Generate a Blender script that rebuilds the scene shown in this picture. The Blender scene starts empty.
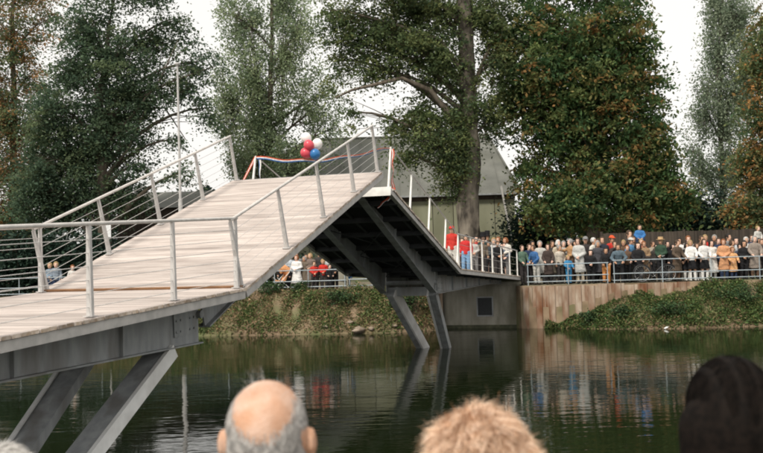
import bpy, math, random
import numpy as np
from mathutils import Matrix, Vector

random.seed(7)
rng = np.random.default_rng(11)
R = math.radians
scene = bpy.context.scene
COL = scene.collection

# ------------------------------------------------------------------ camera
F_PX, YH, ROLL, CAM_Z = 951.72, 259.73, 0.0298, 2.88      # water level is z = 0
PITCH = math.atan((YH - 226.5) / F_PX)
cam_data = bpy.data.cameras.new('camera')
cam_data.sensor_width = 36.0
cam_data.lens = F_PX / 763.0 * 36.0
cam_data.clip_start = 0.1
cam_data.clip_end = 2000
cam_data.dof.use_dof = True
cam_data.dof.focus_distance = 26.0
cam_data.dof.aperture_fstop = 5.0
cam = bpy.data.objects.new('camera', cam_data)
COL.objects.link(cam)
cam.matrix_world = (Matrix.Translation((0, 0, CAM_Z)) @ Matrix.Rotation(math.pi / 2 + PITCH, 4, 'X')
                    @ Matrix.Rotation(-ROLL, 4, 'Z'))
scene.camera = cam

# ------------------------------------------------------------------ world: bright overcast
SUN_EL, SUN_AZ = R(48), R(-150)          # azimuth measured from +Y towards +X: behind the camera, to the left
world = bpy.data.worlds.new('World')
scene.world = world
world.use_nodes = True
nt = world.node_tree
bg = nt.nodes['Background']
sky = nt.nodes.new('ShaderNodeTexSky')
sky.sky_type = 'NISHITA'
sky.sun_disc = False
sky.sun_elevation = SUN_EL
sky.sun_rotation = SUN_AZ
sky.air_density = 1.0
sky.dust_density = 4.0
hsv = nt.nodes.new('ShaderNodeHueSaturation')
hsv.inputs['Saturation'].default_value = 0.10
mixw = nt.nodes.new('ShaderNodeMix')
mixw.data_type = 'RGBA'
mixw.inputs[0].default_value = 0.72
mixw.inputs[7].default_value = (9.6, 9.35, 8.9, 1)
nt.links.new(sky.outputs[0], hsv.inputs['Color'])
nt.links.new(hsv.outputs[0], mixw.inputs[6])
nt.links.new(mixw.outputs[2], bg.inputs['Color'])
bg.inputs['Strength'].default_value = 0.1

sun_d = bpy.data.lights.new('sun', 'SUN')
sun_d.energy = 2.3
sun_d.angle = R(9)
sun_d.color = (1.0, 0.92, 0.80)
sun = bpy.data.objects.new('sun', sun_d)
COL.objects.link(sun)
sdir = Vector((math.sin(SUN_AZ) * math.cos(SUN_EL), math.cos(SUN_AZ) * math.cos(SUN_EL), math.sin(SUN_EL)))
sun.rotation_euler = sdir.to_track_quat('Z', 'Y').to_euler()
sun.location = (-20, -20, 40)

scene.view_settings.view_transform = 'Standard'
scene.view_settings.look = 'None'
scene.view_settings.gamma = 1.0
scene.view_settings.exposure = 0.38
scene.view_settings.use_curve_mapping = False
scene.render.engine = 'CYCLES'
scene.cycles.use_denoising = True
scene.cycles.max_bounces = 6
scene.cycles.transparent_max_bounces = 4
scene.cycles.filter_width = 1.9

# ------------------------------------------------------------------ pixel helpers (photograph px -> a point of the place at a given depth)
def px_ray(px, py):
    U, V = px - 381.5, py - 226.5
    u = U * math.cos(ROLL) - V * math.sin(ROLL)
    v = U * math.sin(ROLL) + V * math.cos(ROLL)
    c, s = math.cos(PITCH), math.sin(PITCH)
    return u, F_PX * c + v * s, F_PX * s - v * c
def at(px, py, depth):
    a, b, c = px_ray(px, py)
    return Vector((a / b * depth, depth, c / b * depth + CAM_Z))
def ppm(depth):
    return F_PX / depth

# ------------------------------------------------------------------ object helpers
def tag(o, label=None, cat=None, group=None, kind=None):
    if label: o['label'] = label
    if cat: o['category'] = cat
    if group: o['group'] = group
    if kind: o['kind'] = kind
    return o
def empty(name, loc=(0, 0, 0), rz=0.0):
    o = bpy.data.objects.new(name, None)
    o.empty_display_size = 0.3
    COL.objects.link(o)
    o.location = loc
    o.rotation_euler = (0, 0, rz)
    return o
def link(name, mesh, parent=None, mat=None, loc=None, rz=None):
    o = bpy.data.objects.new(name, mesh)
    COL.objects.link(o)
    if parent is not None: o.parent = parent
    if loc is not None: o.location = loc
    if rz is not None: o.rotation_euler = (0, 0, rz)
    if mat is not None and not mesh.materials:
        mesh.materials.append(mat)
    return o
def np_mesh(name, verts, faces, smooth=True, mats=(), mat_idx=None):
    """verts (n,3) array; faces (m,k) array with one k"""
    verts = np.asarray(verts, np.float32); faces = np.asarray(faces, np.int32)
    me = bpy.data.meshes.new(name)
    k = faces.shape[1]
    me.vertices.add(len(verts)); me.vertices.foreach_set('co', verts.ravel())
    me.loops.add(faces.size); me.loops.foreach_set('vertex_index', faces.ravel())
    me.polygons.add(len(faces))
    me.polygons.foreach_set('loop_start', np.arange(0, faces.size, k, dtype=np.int32))
    if smooth: me.polygons.foreach_set('use_smooth', np.ones(len(faces), bool))
    for m in mats: me.materials.append(m)
    if mat_idx is not None: me.polygons.foreach_set('material_index', np.asarray(mat_idx, np.int32))
    me.update(calc_edges=True)
    return me

class MB:
    """collects shapes for ONE mesh"""
    def __init__(self): self.v = []; self.f = []; self.sm = []; self.mi = []
    def add(self, vs, fs, smooth=False, mi=0):
        o = len(self.v)
        self.v += [tuple(p) for p in vs]
        for f in fs:
            self.f.append([o + i for i in f]); self.sm.append(smooth); self.mi.append(mi)
    def box(self, x0, x1, y0, y1, z0, z1, mi=0):
        vs = [(x0,y0,z0),(x1,y0,z0),(x1,y1,z0),(x0,y1,z0),(x0,y0,z1),(x1,y0,z1),(x1,y1,z1),(x0,y1,z1)]
        self.add(vs, [(0,3,2,1),(4,5,6,7),(0,1,5,4),(1,2,6,5),(2,3,7,6),(3,0,4,7)], mi=mi)
    def beam(self, a, b, w0, h0, w1=None, h1=None, up=(0, 0, 1), mi=0):
        """tapered box from a to b; w across, h along up"""
        w1 = w0 if w1 is None else w1; h1 = h0 if h1 is None else h1
        a, b = Vector(a), Vector(b); d = (b - a).normalized(); u = Vector(up)
        s = d.cross(u)
        if s.length < 1e-4: s = d.cross(Vector((0, 1, 0)))
        s.normalize(); u = s.cross(d).normalized()
        vs = []
        for p, w, h in ((a, w0, h0), (b, w1, h1)):
            for sx, sy in ((-1,-1),(1,-1),(1,1),(-1,1)):
                vs.append(p + s * (sx * w / 2) + u * (sy * h / 2))
        self.add(vs, [(3,2,1,0),(4,5,6,7),(0,1,5,4),(1,2,6,5),(2,3,7,6),(3,0,4,7)], mi=mi)
    def tube(self, pts, r, n=8, r1=None, cap=True, mi=0):
        pts = [Vector(p) for p in pts]; m = len(pts); r1 = r if r1 is None else r1
        rs = r if isinstance(r, (list, tuple)) else [r + (r1 - r) * i / max(1, m - 1) for i in range(m)]
        vs = []; s = None
        for i, p in enumerate(pts):
            d = (pts[min(i + 1, m - 1)] - pts[max(i - 1, 0)])
            if d.length < 1e-9: d = Vector((0, 0, 1))
            d.normalize()
            if s is None:
                s = d.cross(Vector((0, 0, 1)))
                if s.length < 0.05: s = d.cross(Vector((0, 1, 0)))
            s = (s - d * s.dot(d)).normalized(); u = d.cross(s)
            for k in range(n):
                a = 2 * math.pi * k / n
                vs.append(p + (s * math.cos(a) + u * math.sin(a)) * rs[i])
        fs = [(i*n+k, i*n+(k+1) % n, (i+1)*n+(k+1) % n, (i+1)*n+k) for i in range(m-1) for k in range(n)]
        self.add(vs, fs, True, mi)
        if cap:
            self.add(vs[:n], [tuple(range(n))[::-1]], False, mi); self.add(vs[-n:], [tuple(range(n))], False, mi)
    def lathe(self, prof, n=16, c=(0, 0, 0), mi=0):
        vs = [(c[0]+r*math.cos(2*math.pi*k/n), c[1]+r*math.sin(2*math.pi*k/n), c[2]+z) for r, z in prof for k in range(n)]
        fs = [(i*n+k, i*n+(k+1) % n, (i+1)*n+(k+1) % n, (i+1)*n+k) for i in range(len(prof)-1) for k in range(n)]
        self.add(vs, fs, True, mi)
    def prism(self, poly, t0, t1, mi=0):
        """poly: list of (y,z); extruded in x from t0 to t1"""
        n = len(poly)
        vs = [(t0, y, z) for y, z in poly] + [(t1, y, z) for y, z in poly]
        fs = [tuple(range(n)), tuple(range(2*n-1, n-1, -1))] + [(i, i+n, (i+1) % n + n, (i+1) % n) for i in range(n)]
        self.add(vs, fs, mi=mi)
    def torus(self, c, R0, r0, axis='X', n=28, m=6, mi=0):
        pts = []
        for i in range(n + 1):
            a = 2*math.pi*i/n; q = (math.cos(a)*R0, math.sin(a)*R0)
            pts.append((c[0], c[1]+q[0], c[2]+q[1]) if axis == 'X' else (c[0]+q[0], c[1], c[2]+q[1]))
        self.tube(pts, r0, m, cap=False, mi=mi)
    def mesh(self, name, mats=()):
        me = bpy.data.meshes.new(name)
        me.from_pydata(self.v, [], self.f)
        me.polygons.foreach_set('use_smooth', self.sm)
        me.polygons.foreach_set('material_index', self.mi)
        for m in (mats if isinstance(mats, (list, tuple)) else (mats,)): me.materials.append(m)
        me.update()
        return me
    def build(self, name, mats, parent=None, loc=None, rz=None):
        return link(name, self.mesh(name, mats), parent, None, loc, rz)

# ------------------------------------------------------------------ materials
MATS = {}
def _new(name):
    m = bpy.data.materials.new(name); m.use_nodes = True
    n = m.node_tree; p = n.nodes['Principled BSDF']
    return m, n, p
def noise_mat(name, c0, c1, scale=5.0, rough=0.7, bump=0.0, detail=6.0, coord='Object', stretch=(1, 1, 1), metal=0.0,
              c2=None, scale2=1.0, spec=0.3, rnd=0.0, bscale=None, lo=.35, hi=.65):
    """two colours mixed by noise, an optional third in big patches, optional per-object brightness variation, fine bump"""
    if name in MATS: return MATS[name]
    m, n, p = _new(name); L = n.links.new
    tc = n.nodes.new('ShaderNodeTexCoord'); mp = n.nodes.new('ShaderNodeMapping')
    mp.inputs['Scale'].default_value = stretch
    L(tc.outputs[coord], mp.inputs[0])
    vec = mp.outputs[0]
    if rnd:
        oi = n.nodes.new('ShaderNodeObjectInfo'); ad = n.nodes.new('ShaderNodeVectorMath'); ad.operation = 'MULTIPLY_ADD'
        L(oi.outputs['Random'], ad.inputs[0]); ad.inputs[1].default_value = (37, 53, 71); L(mp.outputs[0], ad.inputs[2])
        vec = ad.outputs[0]
    nz = n.nodes.new('ShaderNodeTexNoise'); nz.inputs['Scale'].default_value = scale; nz.inputs['Detail'].default_value = detail
    L(vec, nz.inputs['Vector'])
    rp = n.nodes.new('ShaderNodeValToRGB')
    rp.color_ramp.elements[0].position = lo; rp.color_ramp.elements[1].position = hi
    rp.color_ramp.elements[0].color = (*c0, 1); rp.color_ramp.elements[1].color = (*c1, 1)
    L(nz.outputs['Fac'], rp.inputs[0]); col = rp.outputs[0]
    if c2:
        n2 = n.nodes.new('ShaderNodeTexNoise'); n2.inputs['Scale'].default_value = scale2; n2.inputs['Detail'].default_value = 5
        L(vec, n2.inputs['Vector'])
        r2 = n.nodes.new('ShaderNodeMapRange'); r2.inputs[1].default_value = .48; r2.inputs[2].default_value = .68
        L(n2.outputs['Fac'], r2.inputs[0])
        mx = n.nodes.new('ShaderNodeMix'); mx.data_type = 'RGBA'; L(r2.outputs[0], mx.inputs[0]); L(col, mx.inputs[6])
        mx.inputs[7].default_value = (*c2, 1); col = mx.outputs[2]
    if rnd:
        mr = n.nodes.new('ShaderNodeMapRange'); mr.inputs[3].default_value = 1 - rnd; mr.inputs[4].default_value = 1 + rnd
        L(oi.outputs['Random'], mr.inputs[0])
        hs = n.nodes.new('ShaderNodeHueSaturation'); L(mr.outputs[0], hs.inputs['Value']); L(col, hs.inputs['Color']); col = hs.outputs[0]
    L(col, p.inputs['Base Color'])
    p.inputs['Roughness'].default_value = rough; p.inputs['Metallic'].default_value = metal
    p.inputs['Specular IOR Level'].default_value = spec
    if bump:
        nb = n.nodes.new('ShaderNodeTexNoise'); nb.inputs['Scale'].default_value = bscale or scale * 3; nb.inputs['Detail'].default_value = 4
        L(vec, nb.inputs['Vector'])
        bp = n.nodes.new('ShaderNodeBump'); bp.inputs['Strength'].default_value = bump; bp.inputs['Distance'].default_value = .02
        L(nb.outputs['Fac'], bp.inputs['Height']); L(bp.outputs[0], p.inputs['Normal'])
    MATS[name] = m
    return m
def plain(name, c, rough=.6, metal=0.0, var=.12, scale=14.0, spec=.3, bump=.15):
    a = tuple(max(0, x * (1 - var)) for x in c); b = tuple(min(1, x * (1 + var)) for x in c)
    return noise_mat(name, a, b, scale, rough, bump, metal=metal, spec=spec)
def leaf_mat(name, trans=.3, rough=.55):
    """leaf colour comes from the per-leaf attribute 'leaf'"""
    if name in MATS: return MATS[name]
    m, n, p = _new(name); L = n.links.new
    at_ = n.nodes.new('ShaderNodeAttribute'); at_.attribute_name = 'leaf'
    p.inputs['Roughness'].default_value = rough; p.inputs['Specular IOR Level'].default_value = .12
    L(at_.outputs['Color'], p.inputs['Base Color'])
    tr = n.nodes.new('ShaderNodeBsdfTranslucent'); L(at_.outputs['Color'], tr.inputs['Color'])
    mx = n.nodes.new('ShaderNodeMixShader'); mx.inputs[0].default_value = trans
    L(p.outputs[0], mx.inputs[1]); L(tr.outputs[0], mx.inputs[2])
    L(mx.outputs[0], n.nodes['Material Output'].inputs['Surface'])
    MATS[name] = m
    return m

M_STEEL = noise_mat('painted_steel', (.25, .265, .273), (.345, .36, .367), 3.2, .55, .15, c2=(.20, .197, .19), scale2=1.4, stretch=(2.2, 2.2, .55), spec=.4)
M_STEEL_L = noise_mat('weathered_light_steel', (.40, .39, .375), (.52, .50, .48), 6, .5, .1, spec=.4)
M_RAIL = noise_mat('galvanised_rail', (.50, .475, .45), (.64, .61, .575), 9, .42, .08, spec=.5)
M_POST = noise_mat('galvanised_post', (.42, .41, .40), (.54, .525, .51), 8, .5, .1, spec=.45)
M_LEG_LIT = noise_mat('sky_lit_leg_edge', (.72, .72, .71), (.82, .82, .81), 5, .5, .1, c2=(.58, .57, .55), scale2=1.5)  # leg edge strips: brightness of the sky-lit side put into the colour
M_WIRE = noise_mat('steel_wire', (.5, .49, .47), (.62, .6, .58), 30, .4, 0, spec=.5)
M_WHITEPOST = noise_mat('whitish_post', (.62, .61, .58), (.74, .73, .70), 8, .5, .05)  # far posts, end plate and balloon strings; paler than the near posts
M_PLANK = noise_mat('deck_plank_top', (.42, .365, .335), (.56, .495, .455), 2.2, .78, .3, stretch=(1, 9, 9), rnd=.16, c2=(.33, .28, .255), scale2=.8, bscale=12, lo=.3, hi=.7)
M_PLANKEND = noise_mat('deck_plank_end', (.40, .30, .21), (.60, .52, .45), 11, .8, .3, rnd=.35)
M_BROWN = noise_mat('stained_threshold_timber', (.15, .075, .035), (.26, .14, .07), 6, .8, .3, stretch=(1, 4, 4))
M_CONC = noise_mat('abutment_concrete', (.25, .235, .19), (.36, .34, .285), 2.6, .9, .35, c2=(.15, .14, .10), scale2=.9, stretch=(1.4, 1.4, .45), bscale=22)
M_RUST = noise_mat('rusty_sheet_pile', (.25, .155, .10), (.42, .345, .27), 1.8, .9, .3, c2=(.16, .065, .03), scale2=.8, stretch=(2.0, 2.0, .7), rnd=.13, bscale=18)
M_STEEL_D = noise_mat('shaded_steel', (.045, .048, .052), (.075, .08, .085), 3, .6, .1)  # crossbeams and deck frame: shade under the deck put into the colour
M_UNDER = noise_mat('shaded_soffit', (.012, .013, .014), (.026, .027, .028), 3, .8, .1)  # near-black colour stands in for the shade below the deck
M_DARK = plain('dark_opening', (.03, .033, .035), .5)
M_BARK = noise_mat('tree_bark', (.075, .06, .045), (.17, .145, .115), 2.2, .95, .8, stretch=(3, 3, .8), bscale=9)
M_BARKP = noise_mat('pale_flaking_bark', (.035, .03, .025), (.15, .13, .105), 1.6, .95, 1.0, stretch=(2.2, 2.2, .9), bscale=6, c2=(.24, .21, .17), scale2=.9)
M_TWIG = noise_mat('twig_bark', (.06, .05, .04), (.11, .09, .07), 6, .95)
M_LEAF = leaf_mat('foliage', .45)
M_GRASS = leaf_mat('bank_herbage', .25)
M_SOIL = noise_mat('bank_soil', (.11, .08, .048), (.24, .175, .115), 1.3, .95, .6, c2=(.10, .12, .05), scale2=.5, bscale=9)
M_GROUND = noise_mat('trodden_ground', (.12, .105, .075), (.20, .17, .125), .7, .95, .4, c2=(.07, .09, .04), scale2=.18, bscale=8)
M_FENCE = noise_mat('brown_fence_board', (.038, .031, .025), (.07, .056, .044), 1.2, .9, .5, stretch=(7, 7, .6), rnd=.15, bscale=7)
M_ROOF = noise_mat('grey_sheet_roof', (.115, .118, .105), (.165, .168, .15), .8, .75, .15, c2=(.11, .112, .09), scale2=.3)
M_WALLG = noise_mat('green_grey_cladding', (.19, .195, .13), (.26, .265, .19), .9, .75, .15, stretch=(1, 1, .4), rnd=.09)
M_WALLB = noise_mat('dark_brown_boarding', (.05, .038, .03), (.09, .07, .055), 1.5, .9, .3, stretch=(5, 5, .5))
M_PIPE = noise_mat('blue_grey_pipe', (.26, .31, .34), (.37, .42, .45), 9, .45, .05, spec=.45)
M_STONE = noise_mat('bank_stone', (.20, .155, .115), (.36, .29, .23), 4, .9, .5)

# water
def water_mat():
    m, n, p = _new('river_water'); L = n.links.new
    p.inputs['Base Color'].default_value = (.009, .014, .005, 1)
    p.inputs['Roughness'].default_value = .04
    p.inputs['IOR'].default_value = 1.333
    tc = n.nodes.new('ShaderNodeTexCoord')
    def nz(scale, sx, sy, detail):
        mp = n.nodes.new('ShaderNodeMapping'); mp.inputs['Scale'].default_value = (sx, sy, 1)
        t = n.nodes.new('ShaderNodeTexNoise'); t.inputs['Scale'].default_value = scale; t.inputs['Detail'].default_value = detail
        L(tc.outputs['Object'], mp.inputs[0]); L(mp.outputs[0], t.inputs['Vector']); return t.outputs['Fac']
    a = nz(2.6, .45, 1.5, 2.0); b = nz(.35, .6, 1.2, 2.0); c = nz(9, .5, 1.4, 1.0)
    # ripples come and go in patches, as wind does on a calm river
    mr = n.nodes.new('ShaderNodeMapRange'); mr.inputs[1].default_value = .35; mr.inputs[2].default_value = .65
    mr.inputs[3].default_value = .25; mr.inputs[4].default_value = 1.0
    L(nz(.09, 1, 2.5, 2.0), mr.inputs[0])
    s1 = n.nodes.new('ShaderNodeMath'); s1.operation = 'MULTIPLY'; L(a, s1.inputs[0]); L(mr.outputs[0], s1.inputs[1])
    s2 = n.nodes.new('ShaderNodeMath'); s2.operation = 'MULTIPLY_ADD'; L(b, s2.inputs[0]); s2.inputs[1].default_value = 1.6; L(s1.outputs[0], s2.inputs[2])
    s3 = n.nodes.new('ShaderNodeMath'); s3.operation = 'MULTIPLY_ADD'; L(c, s3.inputs[0]); s3.inputs[1].default_value = .12; L(s2.outputs[0], s3.inputs[2])
    bp = n.nodes.new('ShaderNodeBump'); bp.inputs['Strength'].default_value = 1.0; bp.inputs['Distance'].default_value = .008
    L(s3.outputs[0], bp.inputs['Height']); L(bp.outputs[0], p.inputs['Normal'])
    return m
M_WATER = water_mat()

# ------------------------------------------------------------------ terrain
QUAY = 1.70
NEAR_Z = 0.93
def sstep(a, b, x):
    t = min(1, max(0, (x - a) / (b - a))); return t * t * (3 - 2 * t)
def interp(x, tab):
    return float(np.interp(x, [a for a, _ in tab], [b for _, b in tab]))
YW = [(-300, 60), (-40, 43), (-12, 39.6), (-7, 38.5), (-3, 37.8), (.2, 37.4), (2.2, 38.2), (2.4, 38.9), (5.3, 38.0), (5.6, 37.5), (7.0, 37.1), (8.6, 36.0), (11, 35.2), (14, 35.3), (40, 35), (300, 30)]
YQ = [(-300, 63), (-40, 46), (-12, 41.6), (-3, 40.0), (1, 39.3), (2.2, 39.2), (2.4, 39.2), (5.2, 38.6), (5.4, 37.72), (9.3, 37.15), (15, 36.75), (40, 37), (300, 33)]
def hq(x):
    if x < 2.3: return 1.0 if x < 1.6 else 1.0 - sstep(1.6, 2.3, x) * .45
    return sstep(6.7, 9.6, x) * (.70 + .22 * sstep(10.5, 13.5, x))
def bank_z(x, t):
    """height on the bank slope: t 0 at the waterline, 1 at the quay edge"""
    h = hq(x)
    w = .12 * math.sin(x * 1.7) + .09 * math.sin(x * 3.9 + 1) + .05 * math.sin(x * 8.1 + t * 5)
    return h * (QUAY * (t ** .75)) + w * h * math.sin(math.pi * min(1, t)) * 1.2
def far_bank():
    xs = sorted(set([-300, -200, -120, -80, -60, -40, -30] + list(np.round(np.arange(-25, 30.01, .4), 2)) + [2.29, 2.41, 5.3, 5.42, 34, 40, 60, 80, 120, 200, 300]))
    ts = [0, .08, .18, .3, .42, .55, .68, .8, .9, 1.0]
    rows = []
    for x in xs:
        yw, yq = interp(x, YW), interp(x, YQ)
        col = [(x, yw - 6, -1.6), (x, yw - 1, -.35)]
        for t in ts: col.append((x, yw + (yq - .06 - yw) * t, bank_z(x, t) - .02 if t > 0 else -.03))
        col += [(x, yq, QUAY - .02)]
        for dy in (1, 2.5, 5, 9, 16, 30, 60, 120, 300, 700):
            col.append((x, yq + dy, QUAY - .02 + (.03 * math.sin(x * .9 + dy) if dy < 40 else 0)))
        rows.append(col)
    nr = len(rows[0]); vs = [p for c in rows for p in c]
    fs = [(i*nr+j, (i+1)*nr+j, (i+1)*nr+j+1, i*nr+j+1) for i in range(len(rows)-1) for j in range(nr-1)]
    mi = [1 if (f % (nr-1)) >= 12 else 0 for f in range(len(fs))]
    return link('ground', np_mesh('ground', vs, fs, True, (M_SOIL, M_GROUND), mi))
tag(far_bank(), 'trodden quay and grassy bank on the far side of the river', 'ground', kind='structure')
mb = MB()
xs = [-300, -100, -40, -20, -10, 0, 10, 20, 40, 100, 300]
prof = [(-400, NEAR_Z), (-60, NEAR_Z), (-10, NEAR_Z), (0, NEAR_Z), (3.2, NEAR_Z), (4.6, .7), (6.2, -.1), (9, -1.5)]
vs = [(x, y, z) for x in xs for y, z in prof]; n_ = len(prof)
link('near_bank', np_mesh('near_bank', vs, [(i*n_+j, (i+1)*n_+j, (i+1)*n_+j+1, i*n_+j+1) for i in range(len(xs)-1) for j in range(n_-1)], True, (M_GROUND,)))
tag(bpy.data.objects['near_bank'], 'grassy near bank where the onlookers stand', 'ground', kind='structure')
mb = MB(); mb.add([(-300, 3, 0), (300, 3, 0), (300, 75, 0), (-300, 75, 0)], [(0, 1, 2, 3)])
tag(mb.build('water', M_WATER), 'dark green river water with soft ripples', 'water', kind='structure')

# ------------------------------------------------------------------ footbridge (local axes: x = t across, y = s along, z up, origin at the near hinge)
YAW, HX, HY, HC = 0.302, -3.731, 14.557, 0.3526
BZ = CAM_Z - HC
W2, WI = 1.80, 1.69
A1, L1 = 0.3148, 7.406
S2, Z2, A2, L2 = 14.533, .03, .2762, 7.145
LA, SLN, DZ = 10.83, .0495, -.47
bridge = empty('footbridge', (HX, HY, BZ), -YAW)
tag(bridge, 'grey steel humped footbridge with pale plank deck and wire railings', 'bridge')
def Bw(t, s, z):
    return Vector((HX + s*math.sin(YAW) + t*math.cos(YAW), HY + s*math.cos(YAW) - t*math.sin(YAW), BZ + z))
class Seg:
    """a straight stretch of deck: l runs along it, h is normal to it (or vertical)"""
    def __init__(self, o, d, n): self.o, self.d, self.n = Vector(o), Vector(d).normalized(), Vector(n).normalized()
    def p(self, t, l, h=0.0): return self.o + self.d * l + self.n * h + Vector((t, 0, 0))
near = Seg((0, 0, 0), (0, -1, -SLN), (0, 0, 1))
leaf1 = Seg((0, 0, 0), (0, math.cos(A1), math.sin(A1)), (0, -math.sin(A1), math.cos(A1)))
leaf2 = Seg((0, S2, Z2), (0, -math.cos(A2), math.sin(A2)), (0, math.sin(A2), math.cos(A2)))
far = Seg((0, S2, Z2), (0, LA, DZ - Z2), (0, 0, 1))
LFAR = math.hypot(LA, DZ - Z2)
# planks share five meshes
PITCH_PL = .14
plank_meshes = []
for k in range(5):
    b = MB(); e0, e1 = random.uniform(-.012, .012), random.uniform(-.012, .012); hh = random.uniform(-.002, .002)
    x0, x1, y0, y1, z0, z1, c = -W2 + e0, W2 + e1, .005, PITCH_PL - .005, -.04, hh, .006
    vs = []
    for x in (x0, x1):
        vs += [(x, y0, z0), (x, y1, z0), (x, y1, z1 - c), (x, y1 - c, z1), (x, y0 + c, z1), (x, y0, z1 - c)]
    b.add(vs, [(5,4,3,2,1,0), (6,7,8,9,10,11)], mi=1)
    b.add(vs, [(i, (i+1) % 6, (i+1) % 6 + 6, i + 6) for i in range(6)], mi=0)
    plank_meshes.append(b.mesh('plank', (M_PLANK, M_PLANKEND)))
def planks(seg, length, parent, start=0.0):
    q = Matrix((Vector((1, 0, 0)), seg.d, Vector((1, 0, 0)).cross(seg.d))).transposed().to_4x4()
    flip = q.col[2].to_3d().z < 0
    if flip: q = Matrix((Vector((-1, 0, 0)), seg.d, Vector((-1, 0, 0)).cross(seg.d))).transposed().to_4x4()
    n = int((length - start) / PITCH_PL)
    for i in range(n):
        o = bpy.data.objects.new('plank', random.choice(plank_meshes)); COL.objects.link(o); o.parent = parent
        p = seg.p(random.uniform(-.004, .004), start + i * PITCH_PL, 0)
        o.matrix_local = Matrix.Translation(p) @ q
TR, TL = 1.0, -.55          # outer faces of the two main girders
def segment(seg, length, d0, d1, taper_len, name_extra, joist=1.2, start=0.0):
    """edge channels, girders (bottom profile d0 at the hinge to d1), crossbeams, planks"""
    for s_ in (-1, 1):
        b = MB(); t = s_ * (W2 - .05)
        a_, e_ = seg.p(t, start, -.097), seg.p(t, length, -.097)
        b.beam(a_, e_, .06, .10, up=seg.n)
        b.beam(seg.p(t - s_ * .02, start, -.152), seg.p(t - s_ * .02, length, -.152), .10, .012, up=seg.n)
        b.build('edge_beam', M_STEEL_L, bridge)
    for t in (TR - .02, TL + .02):
        b = MB(); n = 6
        for i in range(n):
            l0, l1 = start + (length - start) * i / n, start + (length - start) * (i + 1) / n
            dep = lambda l: d0 + (d1 - d0) * min(1, l / taper_len)
            for (q0, q1, w_) in ((0, 1, .03),):
                p0, p1 = seg.p(t, l0, -.045), seg.p(t, l1, -.045)
                p2, p3 = seg.p(t, l1, -dep(l1)), seg.p(t, l0, -dep(l0))
                vs = [p + Vector((dx, 0, 0)) for dx in (-.015, .015) for p in (p0, p1, p2, p3)]
                b.add(vs, [(3,2,1,0),(4,5,6,7),(0,1,5,4),(2,3,7,6)] + ([(3,0,4,7)] if i == 0 else []) + ([(1,2,6,5)] if i == n-1 else []))
            b.beam(seg.p(t, l0, -dep(l0)), seg.p(t, l1, -dep(l1)), .19, .022, up=seg.n)
        g = b.build('girder', M_STEEL, bridge)
        c = MB()      # web stiffeners on both faces
        k = 1
        while start + k * 2.1 < length - .3:
            l = start + k * 2.1; dd = d0 + (d1 - d0) * min(1, l / taper_len)
            if dd > .2:
                c = MB(); c.beam(seg.p(t, l, -.06), seg.p(t, l, -dd + .012), .14, .012, up=seg.d); c.build('stiffener', M_STEEL, g)
            k += 1
    l = start + .35
    while l < length:
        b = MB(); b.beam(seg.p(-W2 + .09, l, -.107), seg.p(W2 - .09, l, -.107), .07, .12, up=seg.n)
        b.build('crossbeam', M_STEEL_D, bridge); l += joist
    b = MB()
    for t in (-1.3, .2, 1.45): b.beam(seg.p(t, start + .02, -.068), seg.p(t, length - .02, -.068), .07, .04, up=seg.n)
    # diagonal wind bracing under the deck
    for i in range(int(length / 2.4)):
        l0, l1 = start + i * 2.4, min(length, start + (i + 1) * 2.4)
        b.tube([seg.p(TL + .05, l0, -.2), seg.p(TR - .05, l1, -.2)], .014, 5); b.tube([seg.p(TR - .05, l0, -.23), seg.p(TL + .05, l1, -.23)], .014, 5)
    b.beam(seg.p(0, start + .03, -.044), seg.p(0, length - .03, -.044), 2*W2 - .16, .006, up=seg.n, mi=1)  # dark plate added below the planks, underside shade put into its colour
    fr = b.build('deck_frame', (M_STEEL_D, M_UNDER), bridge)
    planks(seg, length, fr, start)
    return fr
segment(near, LFAR, .80, .42, 8.0, 'near')
segment(leaf1, L1, .62, .17, L1, 'leaf', start=.03)
segment(leaf2, L2, .72, .14, L2, 'leaf', start=.03)
segment(far, LFAR, .72, .30, 8.5, 'far')
# stained timber at the crease of the near leaf and white end plates at the crown
b = MB(); b.beam(leaf1.p(-W2 + .0, .012, .022), leaf1.p(W2 - .06, .012, .016), .05, .024, up=leaf1.n); b.build('threshold', M_BROWN, bridge)
b = MB(); b.beam(leaf2.p(-W2 + .02, L2 + .013, -.10), leaf2.p(W2 - .02, L2 + .013, -.10), .02, .21, up=leaf2.n); b.build('end_plate', M_WHITEPOST, bridge)
b = MB(); b.beam(leaf1.p(-W2 + .02, L1 + .013, -.09), leaf1.p(W2 - .02, L1 + .013, -.09), .02, .14, up=leaf1.n); b.build('end_plate', M_STEEL_L, bridge)
# hinge pins and cross heads over the legs
for s_, z_ in ((0.0, -.38), (S2, -.36)):
    b = MB(); b.tube([(TL - .12, s_, z_), (TR + .06, s_, z_)], .06, 12); b.build('hinge_pin', M_STEEL, bridge)
for seg in (near, far):
    b = MB(); b.beam(seg.p(TL + .03, .30, -.64), seg.p(TR - .03, .30, -.64), .30, .26); b.build('cross_head', M_STEEL, bridge)
for seg, sgn in ((near, 1), (far, 1)):
    for t, sd in ((TR + .002, 1), (TL - .002, -1)):
        b = MB(); b.beam(seg.p(t + sd * .01, .12, -.40), seg.p(t + sd * .01, .75, -.40), .014, .46, up=seg.n)
        for l in (.18, .30, .57, .69):
            for h in (-.24, -.40, -.56):
                c_ = seg.p(t + sd * .017, l, h); b.tube([c_, c_ + Vector((sd * .016, 0, 0))], .018, 6)
        b.build('gusset_plate', M_STEEL, bridge)
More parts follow.
